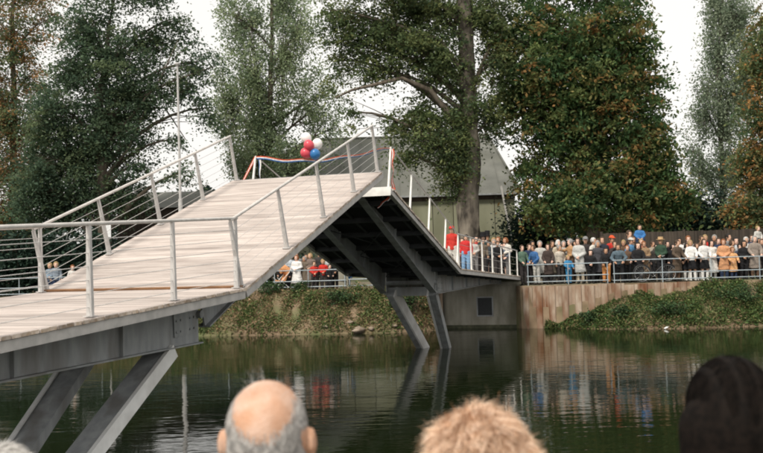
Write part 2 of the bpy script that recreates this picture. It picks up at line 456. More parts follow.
# slanting legs: box sections with a pale edge strip, skylight put into its colour
def leg(top, bot, w=.34, h=.17, lit=-1):
    b = MB(); a_, e_ = Vector(top), Vector(bot); d = (e_ - a_).normalized()
    e_ = e_ + d * 1.2
    up = Vector((0, 0, 1)); side = d.cross(up).normalized(); nrm = side.cross(d).normalized()
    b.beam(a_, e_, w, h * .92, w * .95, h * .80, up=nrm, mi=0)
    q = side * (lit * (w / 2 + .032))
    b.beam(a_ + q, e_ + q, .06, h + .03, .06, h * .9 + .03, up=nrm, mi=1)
    b.build('leg', (M_STEEL, M_LEG_LIT), bridge)
zb = -BZ - .0
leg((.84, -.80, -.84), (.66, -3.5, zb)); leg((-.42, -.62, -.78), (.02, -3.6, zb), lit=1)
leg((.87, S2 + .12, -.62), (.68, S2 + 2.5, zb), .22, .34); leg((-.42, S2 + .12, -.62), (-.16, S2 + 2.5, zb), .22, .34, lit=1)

# railings
def railing(seg, side, posts, l0, l1, H, mat_post, tube_ext=(0, 0), wires=6, r=.024, mat_rail=M_RAIL, taper=(.07, .045), rw=.0045):
    t = side * WI
    b = MB(); b.tube([seg.p(t, l0 - tube_ext[0], H), seg.p(t, l1 + tube_ext[1], H)], r, 10)
    rail = b.build('handrail', mat_rail, bridge)
    for l in posts:
        b = MB(); b.beam(seg.p(t, l, -.005), seg.p(t, l, H - r * .8), taper[0], .05, taper[1], .04, up=seg.d)
        b.beam(seg.p(t, l, .008), seg.p(t, l, .02), .12, .10, up=seg.d)
        b.build('post', mat_post, rail)
    for k in range(wires):
        h = H * (k + .75) / (wires + .9)
        b = MB(); b.tube([seg.p(t, l0, h), seg.p(t, l1, h)], rw, 5); b.build('wire', M_WIRE, rail)
BAY = 1.849
for sd in (-1, 1):
    railing(near, sd, [.1] + [.1 + 1.82 * i for i in range(1, 6)], .1, 9.25, 1.03, M_POST, (.05, .2))
    railing(leaf1, sd, [.05 + BAY * i for i in range(4)] + [L1 - .09], .05, L1 - .09, 1.02, M_POST, (0, .05), rw=.0045 if sd < 0 else .003)
    railing(leaf2, sd, [L2 - .08] + [L2 - .08 - 1.8 * i for i in range(1, 4)] + [.12], .12, L2 - .08, 1.0, M_WHITEPOST, (0, .0), wires=0, r=.016, mat_rail=M_POST, taper=(.046, .038))
    railing(far, sd, [.15] + [.15 + 1.76 * i for i in range(1, 7)], .15, .15 + 1.76 * 6, 1.02, M_WHITEPOST, (0, .05), wires=3, r=.02, mat_rail=M_POST, taper=(.05, .042))

# ------------------------------------------------------------------ abutments
ab = empty('abutment', Bw(.2, 25.2, -BZ), -YAW)
tag(ab, 'weathered concrete abutment with a small dark hatch under the far bridge end', 'abutment')
zt = BZ + DZ - .33
b = MB()
for z0_, z1_ in ((-1.2, .34), (.352, 1.0), (1.012, zt)): b.box(-1.6, 1.55, 0, 3.2, z0_, z1_)
b.box(-1.585, 1.535, .012, 3.18, -1.1, zt - .02)
b.build('wall', M_CONC, ab)
b = MB(); b.box(-1.61, 1.56, -.004, 3.0, -1.0, .13); b.build('algae_band', noise_mat('wet_algae', (.035, .04, .02), (.09, .09, .05), 5, .5, .3), ab)
b = MB(); b.box(-1.66, 1.61, -.05, 3.3, zt + .003, zt + .12); b.build('coping', M_CONC, ab)
b = MB(); b.box(-.16, .42, -.012, .05, .52, 1.22); hatch = b.build('hatch', M_DARK, ab)
b = MB()
for (x0, x1, z0, z1) in ((-.21, .47, .47, .52), (-.21, .47, 1.22, 1.27), (-.21, -.16, .52, 1.22), (.42, .47, .52, 1.22)): b.box(x0, x1, -.03, .06, z0, z1)
b.build('frame', M_STEEL, hatch)
ramp = MB()
ramp.add([Bw(t, s, z - 0) for t, s, z in ((-1.75, 25.4, DZ - .02), (1.75, 25.4, DZ - .02), (1.9, 30, -.81), (-1.9, 30, -.81), (-1.75, 25.4, -1.2), (1.75, 25.4, -1.2), (1.9, 30, -1.2), (-1.9, 30, -1.2))],
         [(0,1,2,3), (4,7,6,5), (0,4,5,1), (1,5,6,2), (2,6,7,3), (3,7,4,0)])
tag(ramp.build('path', M_GROUND), 'sloping path leading off the far bridge end', 'path', kind='structure')
na = empty('abutment', Bw(0, -11.6, -BZ), -YAW)
tag(na, 'concrete abutment carrying the near end of the bridge', 'abutment')
b = MB(); b.box(-1.7, 1.7, -2.2, 1.0, -1.0, BZ + -.56 - .45); b.build('wall', M_CONC, na)
b = MB(); b.box(-1.8, 1.8, -2.3, 1.06, BZ - .56 - .447, BZ - .56 - .33); b.build('coping', M_CONC, na)

# sheet piles
PW = .5
sp = empty('sheet_pile_wall', (5.38, 37.72, 0), 0)
tag(sp, 'rust streaked sheet pile wall right of the abutment', 'retaining wall')
pile = MB()
pp = [(0, 0), (.11, 0), (.15, -.07), (.35, -.07), (.39, 0), (.5, 0)]
vs = [(x, y, z) for z in (-1.4, QUAY - .03) for x, y in pp] + [(x, y + .03, z) for z in (-1.4, QUAY - .03) for x, y in pp]
np_ = len(pp)
fs = [(i, i+1, i+1+np_, i+np_) for i in range(np_-1)] + [(i+2*np_, i+3*np_, i+1+3*np_, i+1+2*np_) for i in range(np_-1)] + [(i+np_, i+1+np_, i+1+3*np_, i+3*np_) for i in range(np_-1)]
pile.add(vs, fs); pile_me = pile.mesh('sheet_pile', M_RUST)
n_p = 13
for i in range(n_p):
    x = 5.38 + i * PW
    y0, y1 = interp(x, YQ), interp(x + PW, YQ)
    o = link('sheet_pile', pile_me, sp); o.location = (i * PW, y0 - 37.72 - .03, random.uniform(-.05, .03)); o.rotation_euler = (0, 0, math.atan2(y1 - y0, PW))
# a few piles left of the abutment, half buried
sp2 = empty('sheet_pile_wall', (.9, 39.0, 0), 0)
tag(sp2, 'short rusty sheet pile wall left of the abutment behind the bridge legs', 'retaining wall')
for i in range(3):
    o = link('sheet_pile', pile_me, sp2); o.location = (i * PW, -.05 * i, random.uniform(-.1, -.02)); o.rotation_euler = (0, 0, -.12)

# ------------------------------------------------------------------ quay railings
def quay_rail(label, pts, posts, hs, r=.021):
    """pts: ground polyline (x,y); posts: parameters along x"""
    o = empty('quay_railing', (pts[0][0], pts[0][1], QUAY)); tag(o, label, 'railing', 'pipe railings along the far quay')
    org = Vector((pts[0][0], pts[0][1], QUAY))
    for h in hs:
        b = MB(); b.tube([Vector((x, y, QUAY + h)) - org for x, y in pts], r, 8); b.build('rail', M_PIPE, o)
    for x in posts:
        y = interp(x, [(p[0], p[1]) for p in pts])
        b = MB(); b.tube([Vector((x, y, QUAY - .15)) - org, Vector((x, y, QUAY + hs[-1] + .01)) - org], r * .9, 8); b.build('post', M_PIPE, o)
def yq(x): return interp(x, YQ)
def qline(x0, x1, off): return [(x, yq(x) + off) for x in np.arange(x0, x1 + .01, (x1 - x0) / 6)]
quay_rail('blue grey pipe railing before the main crowd, right of the pile wall', qline(9.0, 23, .12), list(np.arange(9.05, 23, 1.85)), (.10, .36, .88))
quay_rail('lower pipe railing above the sheet pile wall beside the bridge end', qline(5.7, 8.85, .14), (5.75, 7.3, 8.8), (.12, .34, .80))
quay_rail('pale pipe railing under the bridge hump before the woman in white', qline(-4.7, -1.55, .15), (-4.6, -3.15, -1.6), (.13, .37, .83))
quay_rail('low pipe railing between the grey block and the sheet piles', qline(-1.45, 2.0, .15), (-1.4, .2, 1.9), (.13, .40))
quay_rail('pipe railing on the far bank left of the bridge ramp', qline(-22, -4.9, .15), list(np.arange(-21.9, -4.9, 1.9)), (.13, .40, .83))

# ------------------------------------------------------------------ foliage
def leaves_mesh(name, cen, size, cols, mat, flat=.55, aspect=.55, droop=0.0, upright=0.0):
    """cen (n,3); size (n,); cols (n,3): one rhombic leaf each"""
    n = len(cen)
    ax = rng.normal(size=(n, 3)); ax[:, 2] = ax[:, 2] * .6 - droop + upright * np.abs(rng.normal(size=n))
    ax /= np.linalg.norm(ax, axis=1)[:, None] + 1e-9
    nr = rng.normal(size=(n, 3)); nr[:, 2] = np.abs(nr[:, 2]) + flat
    b = np.cross(nr, ax); b /= np.linalg.norm(b, axis=1)[:, None] + 1e-9
    nn = np.cross(ax, b)
    l = size[:, None]; w = l * aspect
    v = np.empty((n, 4, 3), np.float32)
    v[:, 0] = cen - ax * l * .5
    v[:, 1] = cen + b * w * .5 + nn * l * .08
    v[:, 2] = cen + ax * l * .5
    v[:, 3] = cen - b * w * .5 + nn * l * .08
    f = np.arange(n * 4, dtype=np.int32).reshape(n, 4)
    me = np_mesh(name, v.reshape(-1, 3), f, False, (mat,))
    a = me.attributes.new('leaf', 'FLOAT_COLOR', 'POINT')
    c4 = np.ones((n * 4, 4), np.float32); c4[:, :3] = np.repeat(np.clip(cols, 0, 1), 4, axis=0)
    a.data.foreach_set('color', c4.ravel())
    return me
def pick_cols(n, palette, weights, jitter=.25):
    pal = np.array(palette); w = np.array(weights, float); w /= w.sum()
    c = pal[rng.choice(len(pal), n, p=w)]
    return c * (1 + rng.normal(size=(n, 1)) * jitter).clip(.4, 1.7)
def bez(a, c, b, n):
    return [a * (1-t)**2 + c * 2*t*(1-t) + b * t*t for t in [i/(n-1) for i in range(n)]]
def tree(name, label, depth, trunk, lobes, palette, weights, n_leaf, lsize, r0=.4, r1=.08, cl_per=26, cl_r=.45, droop=.2, upright=0.0,
         bark=M_BARK, limbs=(), rust_edge=None, dz=.85, group='trees behind the far quay', extra_branches=True, shell=.55, bright=1.35, gnarl=.06):
    """trunk: px polyline at this depth from the ground up; lobes: (px, py, rx, ry, density) volumes of the crown"""
    n_leaf = int(n_leaf * 2.3); lsize *= 1.05; cl_per = int(cl_per * 2.3); cl_r *= 1.35; palette = [tuple(q * 1.6 * bright for q in c) for c in palette]
    k = ppm(depth)
    tp = [at(x, y, depth) for x, y in trunk]; tp[0].z = QUAY - .2
    base = Vector((tp[0].x, tp[0].y, QUAY))
    root = empty(name, base); tag(root, label, 'tree', group)
    tb = MB(); m = len(tp)
    # resample the trunk smoothly and let it wander a little
    fine = []
    for i in range(m - 1):
        for q in range(4): fine.append(tp[i].lerp(tp[i+1], q / 4) + Vector((random.uniform(-1, 1), random.uniform(-1, 1), 0)) * .05)
    fine.append(tp[-1])
    rs = [r0 + (r1 - r0) * (i / (len(fine)-1)) ** .8 for i in range(len(fine))]; rs[0] *= 1.45; rs[1] *= 1.12
    tb.tube([p - base for p in fine], rs, 12)
    for i, q in enumerate(tb.v):       # burrs and flutes
        a_ = math.atan2(q[1], q[0]); g = gnarl * (math.sin(a_*3 + q[2]*1.3) + .7*math.sin(a_*5 - q[2]*2.9 + 1) + .6*math.sin(q[2]*4.1 + a_*2))
        c_ = fine[min(len(fine)-1, i // 12)] - base if i < 12*len(fine) else Vector(q)
        d_ = Vector(q) - c_; tb.v[i] = tuple(Vector(q) + d_ * g)
    trunk_o = tb.build('trunk', bark, root)
    lb = MB()
    cen_all, col_all, siz_all = [], [], []
    vol = np.array([l[2] * l[3] * (l[4] if len(l) > 4 else 1) for l in lobes]); frac = vol / vol.sum()
    for l, fr in zip(lobes, frac):
        dens = l[4] if len(l) > 4 else 1
        rx, rz = l[2] / k, l[3] / k; ry = max(.8, min(rx, rz) * dz + .3 * max(rx, rz))
        doff = l[5] if len(l) > 5 else random.uniform(-.8, .8) * (1.2 if rx > 1.5 else .5)
        c = at(l[0], l[1], depth + doff)
        ncl = max(4, int(n_leaf * fr / cl_per))
        d = rng.normal(size=(ncl, 3)); d /= np.linalg.norm(d, axis=1)[:, None]
        rad = rng.random(ncl) ** shell
        pts = d * rad[:, None] * np.array([rx, ry, rz]) + np.array(c)
        # limb from the trunk to this lobe
        zt = c.z - .55 * math.hypot(c.x - base.x, ry) - .3
        j = min(range(len(fine)), key=lambda i: abs(fine[i].z - zt))
        a_ = fine[j]; mid = (a_ + c) / 2 + Vector((0, 0, .25 * (c - a_).length * (.6 if upright else 1)))
        L_ = (c - a_).length
        path = bez(a_, mid, c, 7)
        lb.tube([p - base for p in path], min(rs[j] * .6, .05 + .022 * L_), 7, .03, cap=False)
        for q in range(0, ncl, 2 if extra_branches else 5):
            p = Vector(pts[q]); s = path[random.choice((3, 4, 5, 6))]
            md = (s + p) / 2 + Vector((random.uniform(-.2, .2), random.uniform(-.2, .2), random.uniform(-.05, .3)))
            lb.tube([x - base for x in bez(s, md, p, 4)], .026, 4, .007, cap=False)
        n = ncl * cl_per
        csz = np.repeat(rng.uniform(.65, 1.35, ncl), cl_per)[:, None]
        off = rng.normal(size=(n, 3)) * np.array([1, 1, .34 if not upright else 1.25]) * cl_r * csz * (.62 if not upright else .5)
        if not upright: off[:, 2] -= .55 * (off[:, 0]**2 + off[:, 1]**2) / (cl_r * csz[:, 0])       # sprays arch over and hang
        cc = np.repeat(pts, cl_per, axis=0) + off
        ccol = np.repeat(pick_cols(ncl, palette, weights, .18), cl_per, axis=0)
        lcol = pick_cols(n, palette, weights, .25)
        col = ccol * .75 + lcol * .25
        if rust_edge:
            e = np.clip((np.repeat(rad, cl_per) - .72) / .28, 0, 1) * rng.random(n) ** .7 * np.repeat(rng.random(ncl) ** 4.0, cl_per)
            e = np.clip(e * 2.4, 0, 1)[:, None]
            col = col * (1 - e) + np.array(rust_edge) * (1 + rng.normal(size=(n, 1)) * .3).clip(.4, 1.8) * e
        cen_all.append(cc); col_all.append(col); siz_all.append(lsize * (1 + rng.normal(size=n) * .25).clip(.5, 1.6))
    for pth, ra, rb in limbs:
        q = [at(x, y, depth + dd) for x, y, dd in pth]
        lb.tube([p - base for p in q], ra, 8, rb, cap=False)
    lb.build('limb', bark if bark is not M_BARKP else M_BARK, root)
    cen = np.concatenate(cen_all) - np.array(base); 
    keep = cen[:, 2] > .15
    me = leaves_mesh('crown', cen[keep], np.concatenate(siz_all)[keep], np.concatenate(col_all)[keep], M_LEAF, droop=droop, upright=upright)
    link('crown', me, root)
    return root

DG, MG, OL, YG = (.030, .058, .036), (.046, .080, .042), (.075, .098, .045), (.11, .125, .05)
RU, OR, BR = (.20, .105, .045), (.27, .135, .05), (.15, .10, .06)
tree('autumn_tree', 'tall loose brown and orange tree at the left edge behind the dark one', 54,
     [(12, 268), (13, 190), (14, 100), (12, 20), (14, -60)],
     [(10, 40, 26, 45, .6), (4, 115, 28, 45, .8), (30, 75, 22, 36, .5), (15, 170, 30, 40, 1), (-25, 100, 35, 80, .7), (20, -15, 40, 35, .6), (42, 22, 20, 28, .4),
      (5, 222, 32, 28, 1), (-40, 190, 40, 60, .8), (38, 130, 16, 30, .6)],
     [BR, RU, MG, OL, DG], [2.6, 2.0, 3, 2.8, 1.4], 25000, .16, .32, .05, cl_r=.5)
tree('robinia_tree', 'big dark blue-green tree with bare arching branches behind the left railing', 48,
     [(104, 272), (104, 215), (102, 170), (98, 120), (104, 70), (110, 20)],
     [(72, 158, 46, 46, 1.2), (112, 122, 46, 38, 1), (112, 60, 50, 40, .72), (88, 28, 36, 28, .6), (158, 88, 28, 24, .6), (196, 62, 22, 24, .55), (156, 38, 36, 22, .55), (185, 92, 16, 14, .5), (178, 20, 18, 16, .35),
      (52, 105, 30, 34, .8), (38, 185, 28, 32, 1), (138, 165, 22, 18, .5), (172, 140, 14, 12, .35), (108, 196, 42, 24, 1.2), (206, 108, 12, 26, .4), (75, 70, 28, 24, .6), (185, 172, 16, 14, .4),
      (60, 212, 46, 20, 1.2), (120, -15, 60, 26, .5), (130, 95, 24, 18, .6)],
     [(.031, .050, .033), (.044, .066, .039), (.066, .084, .044)], [3, 3, 1.6], 42000, .15, .42, .08, bright=1.6, cl_per=30, cl_r=.42, droop=.35,
     limbs=[([(104, 150, 0), (135, 112, -.5), (160, 80, -.6), (178, 40, -.6)], .11, .02), ([(103, 165, 0), (140, 108, .3), (165, 108, .4), (186, 140, .3)], .09, .02),
            ([(103, 140, 0), (95, 90, -.6), (120, 50, -.6), (128, 25, -.5)], .10, .02), ([(104, 118, 0), (170, 82, -.5), (215, 66, -.5)], .09, .015),
            ([(104, 178, 0), (128, 150, -.4), (140, 122, -.4), (150, 97, -.4)], .10, .02)])
tree('poplar_tree', 'tall feathery grey-green poplar behind the balloons', 56,
     [(272, 262), (272, 190), (270, 110), (272, 30), (270, -70)],
     [(226, 110, 16, 70, .8), (252, 80, 22, 80, .9), (286, 62, 20, 75, .75), (312, 112, 15, 60, .6), (268, 158, 40, 34, 1), (334, 128, 10, 40, .4), (238, 18, 22, 40, .7),
      (282, -10, 26, 45, .7), (302, 165, 22, 26, .7), (240, 165, 18, 30, .7), (325, 95, 10, 30, .35), (268, 120, 20, 40, .8), (300, 30, 16, 40, .6)],
     [(.062, .080, .048), (.084, .104, .060), (.110, .125, .074), (.046, .064, .042)], [3, 3, 1.5, 2], 23000, .15, .30, .05, bright=2.1, cl_per=22, cl_r=.38, droop=-.2, upright=.6, dz=1.0)
tree('plane_tree', 'mottled trunk tree with an arching branch left of the chestnut', 46,
     [(470, 240), (468, 205), (470, 165), (470, 120), (467, 60), (464, 0), (460, -60)],
     [(402, 42, 40, 28, .8), (380, 72, 20, 18, .6), (358, 48, 20, 24, .5), (440, 60, 30, 40, .75), (432, 132, 28, 28, .75), (408, 156, 14, 14, .6), (450, 172, 14, 28, .8), (346, 18, 22, 20, .6),
      (500, 60, 20, 44, .8), (492, 122, 12, 34, .7), (425, 8, 56, 24, .9), (482, 8, 36, 26, .9), (420, 112, 22, 18, .8), (395, 128, 14, 18, .6), (455, 115, 14, 34, .7),  (459, 150, 9, 40, .9, -.6), (476, 100, 8, 30, .6, -.6), (375, 30, 24, 20, .6),
      (395, -15, 60, 20, .7), (336, 60, 16, 40, .35), (352, 112, 12, 22, .3), (330, 10, 14, 24, .4)],
     [(.048, .070, .032), (.076, .094, .040), (.112, .122, .050), (.032, .050, .028)], [3, 3, 1.4, 2], 30000, .15, .60, .30, cl_per=24, cl_r=.40, bark=M_BARKP, droop=.3, gnarl=.11,
     limbs=[([(468, 140, 0), (452, 118, -.4), (430, 90, -.8), (402, 78, -1), (352, 90, -1.2), (335, 98, -1.3)], .20, .03),
            ([(468, 110, 0), (450, 86, .3), (432, 78, .4), (420, 96, .3)], .12, .04), ([(467, 80, 0), (440, 40, -.5), (400, 26, -.8), (350, 12, -1)], .15, .03),
            ([(468, 100, 0), (484, 60, .2), (500, 25, .3)], .14, .04)])
tree('chestnut_tree', 'dense rounded chestnut turning rusty, right of the mottled trunk', 47,
     [(592, 246), (592, 200), (590, 140), (594, 70), (596, 0)],
     [(558, 58, 46, 44, 1), (600, 28, 50, 42, 1), (620, 92, 44, 40, 1), (553, 120, 44, 40, 1), (600, 150, 56, 42, 1.1), (648, 130, 24, 28, .9), (572, 192, 58, 30, 1.2), (640, 188, 40, 28, 1.1),
      (528, 88, 20, 48, .8), (542, 24, 34, 32, .8), (632, 52, 26, 30, .8), (532, 168, 16, 28, 1), (664, 196, 20, 20, 1), (600, 216, 70, 14, 1.2), (668, 168, 15, 18, .8), (640, 18, 16, 16, .5),
      (590, 90, 50, 50, 1), (560, -20, 60, 26, .7), (612, -20, 30, 24, .6), (655, 100, 10, 10, .5), (506, 40, 16, 38, .8), (508, 100, 12, 34, .7), (680, 204, 16, 16, 1), (655, 160, 24, 28, 1), (690, 190, 8, 12, .6), (652, 40, 10, 16, .4), (662, 75, 8, 14, .4)],
     [(.022, .046, .020), (.038, .068, .026), (.072, .092, .034), (.130, .110, .044)], [3, 3.5, 2.6, .35], 44000, .20, .45, .12, cl_per=24, cl_r=.42, droop=.6, rust_edge=(.30, .17, .065), shell=.5, bright=1.5)
tree('pale_poplar_tree', 'pale thin poplar near the right edge, sky showing through', 60,
     [(722, 252), (722, 180), (720, 100), (722, 20), (722, -60)],
     [(718, 58, 15, 60, .7), (704, 112, 13, 40, .6), (736, 20, 20, 36, .7), (745, 90, 18, 50, .7), (702, 172, 16, 26, .5), (730, 172, 24, 30, .7), (690, 150, 8, 26, .3), (726, 120, 14, 40, .7), (715, 5, 14, 30, .5)],
     [(.085, .105, .072), (.11, .13, .09), (.06, .08, .055)], [3, 2, 2], 17000, .15, .22, .05, bright=1.7, cl_per=20, cl_r=.36, droop=-.2, upright=.6)
tree('autumn_chestnut_tree', 'orange tinged chestnut cut off by the right edge', 48,
     [(790, 250), (790, 180), (788, 100), (790, 10)],
     [(757, 62, 16, 30, .8), (772, 110, 32, 36, 1), (775, 30, 28, 36, .8), (752, 152, 20, 24, .8), (775, 172, 38, 34, 1), (748, 206, 26, 20, 1), (800, 120, 40, 90, 1), (790, 215, 40, 22, 1)],
     [MG, OL, RU, OR, YG], [2.4, 3, 1, .4, 2], 24000, .17, .40, .1, cl_per=24, cl_r=.42, droop=.5, rust_edge=(.26, .14, .05))
tree('understorey_tree', 'low dark tree filling the gap between chestnut and pale poplar', 57,
     [(676, 246), (676, 222), (674, 195)],
     [(668, 210, 28, 22, 1), (690, 218, 22, 18, .9), (650, 222, 26, 14, 1), (705, 226, 14, 12, .8)],
     [(.022, .044, .034), (.032, .056, .042)], [2, 1], 9000, .15, .16, .04, cl_per=24, cl_r=.38)

def shrub(label, x, y, z, rx, ry, rz, n, pal, w, ls=.09, name='shrub', grp='shrubs on the far bank'):
    root = empty(name, (x, y, z)); tag(root, label, 'shrub', grp)
    b = MB()
    for k in range(7):
        a = random.uniform(0, 6.28); q = random.uniform(.3, .8)
        b.tube([(0, 0, -.1), (math.cos(a)*rx*q*.5, math.sin(a)*ry*q*.5, rz*.6), (math.cos(a)*rx*q, math.sin(a)*ry*q, rz*1.3)], .02, 4, .006, cap=False)
    b.build('stem', M_TWIG, root)
    ncl = n // 20
    d = rng.normal(size=(ncl, 3)); d /= np.linalg.norm(d, axis=1)[:, None]
    p = d * (rng.random(ncl) ** .5)[:, None] * np.array([rx, ry, rz]) + np.array([0, 0, rz * .8])
    c = np.repeat(p, 20, 0) + rng.normal(size=(ncl*20, 3)) * .35 * np.array([rx, ry, rz]) * .5
    keep = c[:, 2] > -.05
    link('foliage', leaves_mesh('foliage', c[keep], ls * (1 + rng.normal(size=len(c)) * .25)[keep], pick_cols(len(c), pal, w)[keep], M_GRASS), root)
    return root
SH = [(.042, .082, .038), (.066, .112, .046), (.10, .135, .055)]
def on_bank(px, t):
    """a point on the bank slope under photo column px"""
    x = (px - 381.5) / F_PX * 37.5
    yw, yq_ = interp(x, YW), interp(x, YQ)
    return x, yw + (yq_ - yw) * t, bank_z(x, t)
for px, t, rx, rz, n, lab in ((262, .96, .5, .28, 700, 'rounded green bush at the quay edge left of the woman in white'),
                              (295, .95, .45, .24, 600, 'small bush on the bank below the woman in white'),
                              (338, .55, .8, .30, 1100, 'spreading bush halfway down the bank below the red jackets'),
                              (404, .35, .7, .45, 1200, 'dark bush at the waterline behind the far bridge legs'),
                              (582, .25, .45, .30, 700, 'dark leafy bush at the foot of the sheet pile wall'),
                              (655, .35, .8, .30, 1100, 'wide dark bush by the water below the bicycle'),
                              (612, .30, .5, .28, 700, 'green bush between the pile wall bush and the wide one'),
                              (722, .60, 1.0, .36, 1400, 'broad bush on the slope at the right of the bank')):
    x, y, z = on_bank(px, t)
    shrub(lab, x, y, z, rx, rx * .7, rz, n, SH, [3, 2, 1])
# dark hedge at the far left behind the bank
for px, py, dep, rx, rz, lab in ((22, 246, 46, 2.4, 1.7, 'tall dark hedge bush at the left edge behind the wires'), (78, 244, 47, 2.6, 1.5, 'dark hedge bush under the big dark tree'),
                                 (130, 240, 49, 2.4, 1.3, 'dark hedge bush beside the shed'), (235, 215, 50, 3.2, 1.9, 'dark hedge bush below the poplar'),
                                 (533, 230, 52, 1.9, 2.5, 'dark hedge bush between barn and chestnut'), (700, 225, 52, 2.6, 2.5, 'dark hedge bush behind the fence below the pale poplar'),
                                 (748, 225, 53, 2.6, 2.3, 'dark hedge bush behind the fence at the right edge'), (640, 228, 54, 3.0, 2.2, 'dark hedge bush behind the fence below the chestnut')):
    p = at(px, py, dep)
    shrub(lab, p.x, dep, QUAY, rx, 1.2, rz, 11000, [(.024, .046, .034), (.036, .062, .042)], [2, 1], .2, 'hedge_bush', 'hedge behind the far bank')

# herbage on the bank slopes: nobody could count it
def herbage():
    n = 150000
    xs_ = np.concatenate([rng.uniform(-16, 2.3, n // 2), rng.uniform(6.3, 18, n // 2)])
    ts_ = rng.random(n) ** .85
    clump = np.sin(xs_ * 2.3 + ts_ * 4) + np.sin(xs_ * 5.1 - ts_ * 7 + 1) * .7 + np.sin(xs_ * .9 + 2) * .5
    right = xs_ > 4
    keep = rng.random(n) < np.where(right, np.clip(.78 + .25 * clump, .28, 1), np.clip(.74 + .26 * clump, .45, 1))
    xs_, ts_, clump, right = xs_[keep], ts_[keep], clump[keep], right[keep]
    pos = np.array([(x, interp(x, YW) + (interp(x, YQ) - interp(x, YW)) * t, bank_z(x, t)) for x, t in zip(xs_, ts_)])
    pos[:, 2] += rng.random(len(pos)) ** 2 * np.clip(.16 + .10 * clump, .04, .42)
    cg = pick_cols(len(pos), [(.062, .110, .038), (.098, .150, .050), (.17, .185, .07)], [3, 3, 2.2])
    cb = pick_cols(len(pos), [(.30, .21, .12), (.22, .16, .09), (.16, .16, .075)], [2, 2, 2])
    dry = (rng.random(len(pos)) < np.where(right, .16 - .06 * clump, (.50 - .18 * clump)))[:, None]
    me = leaves_mesh('herbage', pos, .115 * (1 + rng.normal(size=len(pos)) * .4).clip(.4, 1.8), np.where(dry, cb, cg), M_GRASS, flat=.2, aspect=.30, droop=-.7)
    return link('bank_herbage', me)
tag(herbage(), 'rough grass and weeds covering the far bank slopes', 'grass', kind='stuff')
# far-off wood
def wood():
    n = 110000
    x = rng.uniform(-75, 75, n)
    h = 5.2 + 1.2 * np.sin(x * .31) + .9 * np.sin(x * .83 + 1) + .5 * np.sin(x * 2.1)
    h = np.where((x > 18) & (x < 34), h * .72, h)
    z = QUAY + h * rng.random(n) ** .8
    y = 80 + rng.normal(size=n) * 1.6 + np.abs(x) * -.10
    me = leaves_mesh('wood', np.stack([x, y, z], 1), .42 * (1 + rng.normal(size=n) * .3).clip(.4, 1.7), pick_cols(n, [(.022, .042, .032), (.034, .056, .040), (.05, .066, .045)], [3, 2, 1]), M_LEAF)
    return link('distant_wood', me)
tag(wood(), 'far-off dark wood closing the view behind the fence', 'wood', kind='stuff')

# stones at the waterline, left bank
for i, (px, t, sz) in enumerate(((322, .10, .16), (347, .16, .20), (356, .05, .40), (368, .07, .22), (391, .08, .17))):
    x, y, z = on_bank(px, t)
    b = MB(); n1, n2 = 9, 6; vs = [(0, 0, -sz*.45)]
    for j in range(1, n2):
        for k in range(n1):
            th, ph = math.pi * j / n2, 2 * math.pi * k / n1; q = random.uniform(.68, 1.2)
            vs.append((sz*math.sin(th)*math.cos(ph)*q, sz*.7*math.sin(th)*math.sin(ph)*q, -sz*.34*math.cos(th)*q))
    vs.append((0, 0, sz*.45))
    fs = [(0, 1+(k+1) % n1, 1+k) for k in range(n1)] + [(1+(j-1)*n1+k, 1+(j-1)*n1+(k+1) % n1, 1+j*n1+(k+1) % n1, 1+j*n1+k) for j in range(1, n2-1) for k in range(n1)]
    e = len(vs) - 1; fs += [(e, 1+(n2-2)*n1+k, 1+(n2-2)*n1+(k+1) % n1) for k in range(n1)]
    b.add(vs, fs, True)
    o = b.build('stone', M_STONE, None, (x, y, z - .02), random.uniform(0, 3))
    tag(o, ['leftmost small stone low on the left bank', 'pale stone a little above the largest flat stone', 'largest flat pale stone at the waterline of the left bank',
            'pale stone right beside the largest flat stone', 'small stone at the waterline nearest the bridge legs'][i], 'stone', 'stones along the left waterline')
x, y, z = on_bank(645, .03)
b = MB(); b.lathe([(0, -.09), (.035, -.085), (.038, .03), (.018, .07), (.015, .10), (0, .10)], 10)
o = b.build('plastic_bottle', plain('white_plastic', (.75, .75, .73)), None, (x, y - .25, .06)); o.rotation_euler = (0, 1.2, .3)
tag(o, 'white plastic bottle floating against the right bank', 'bottle')

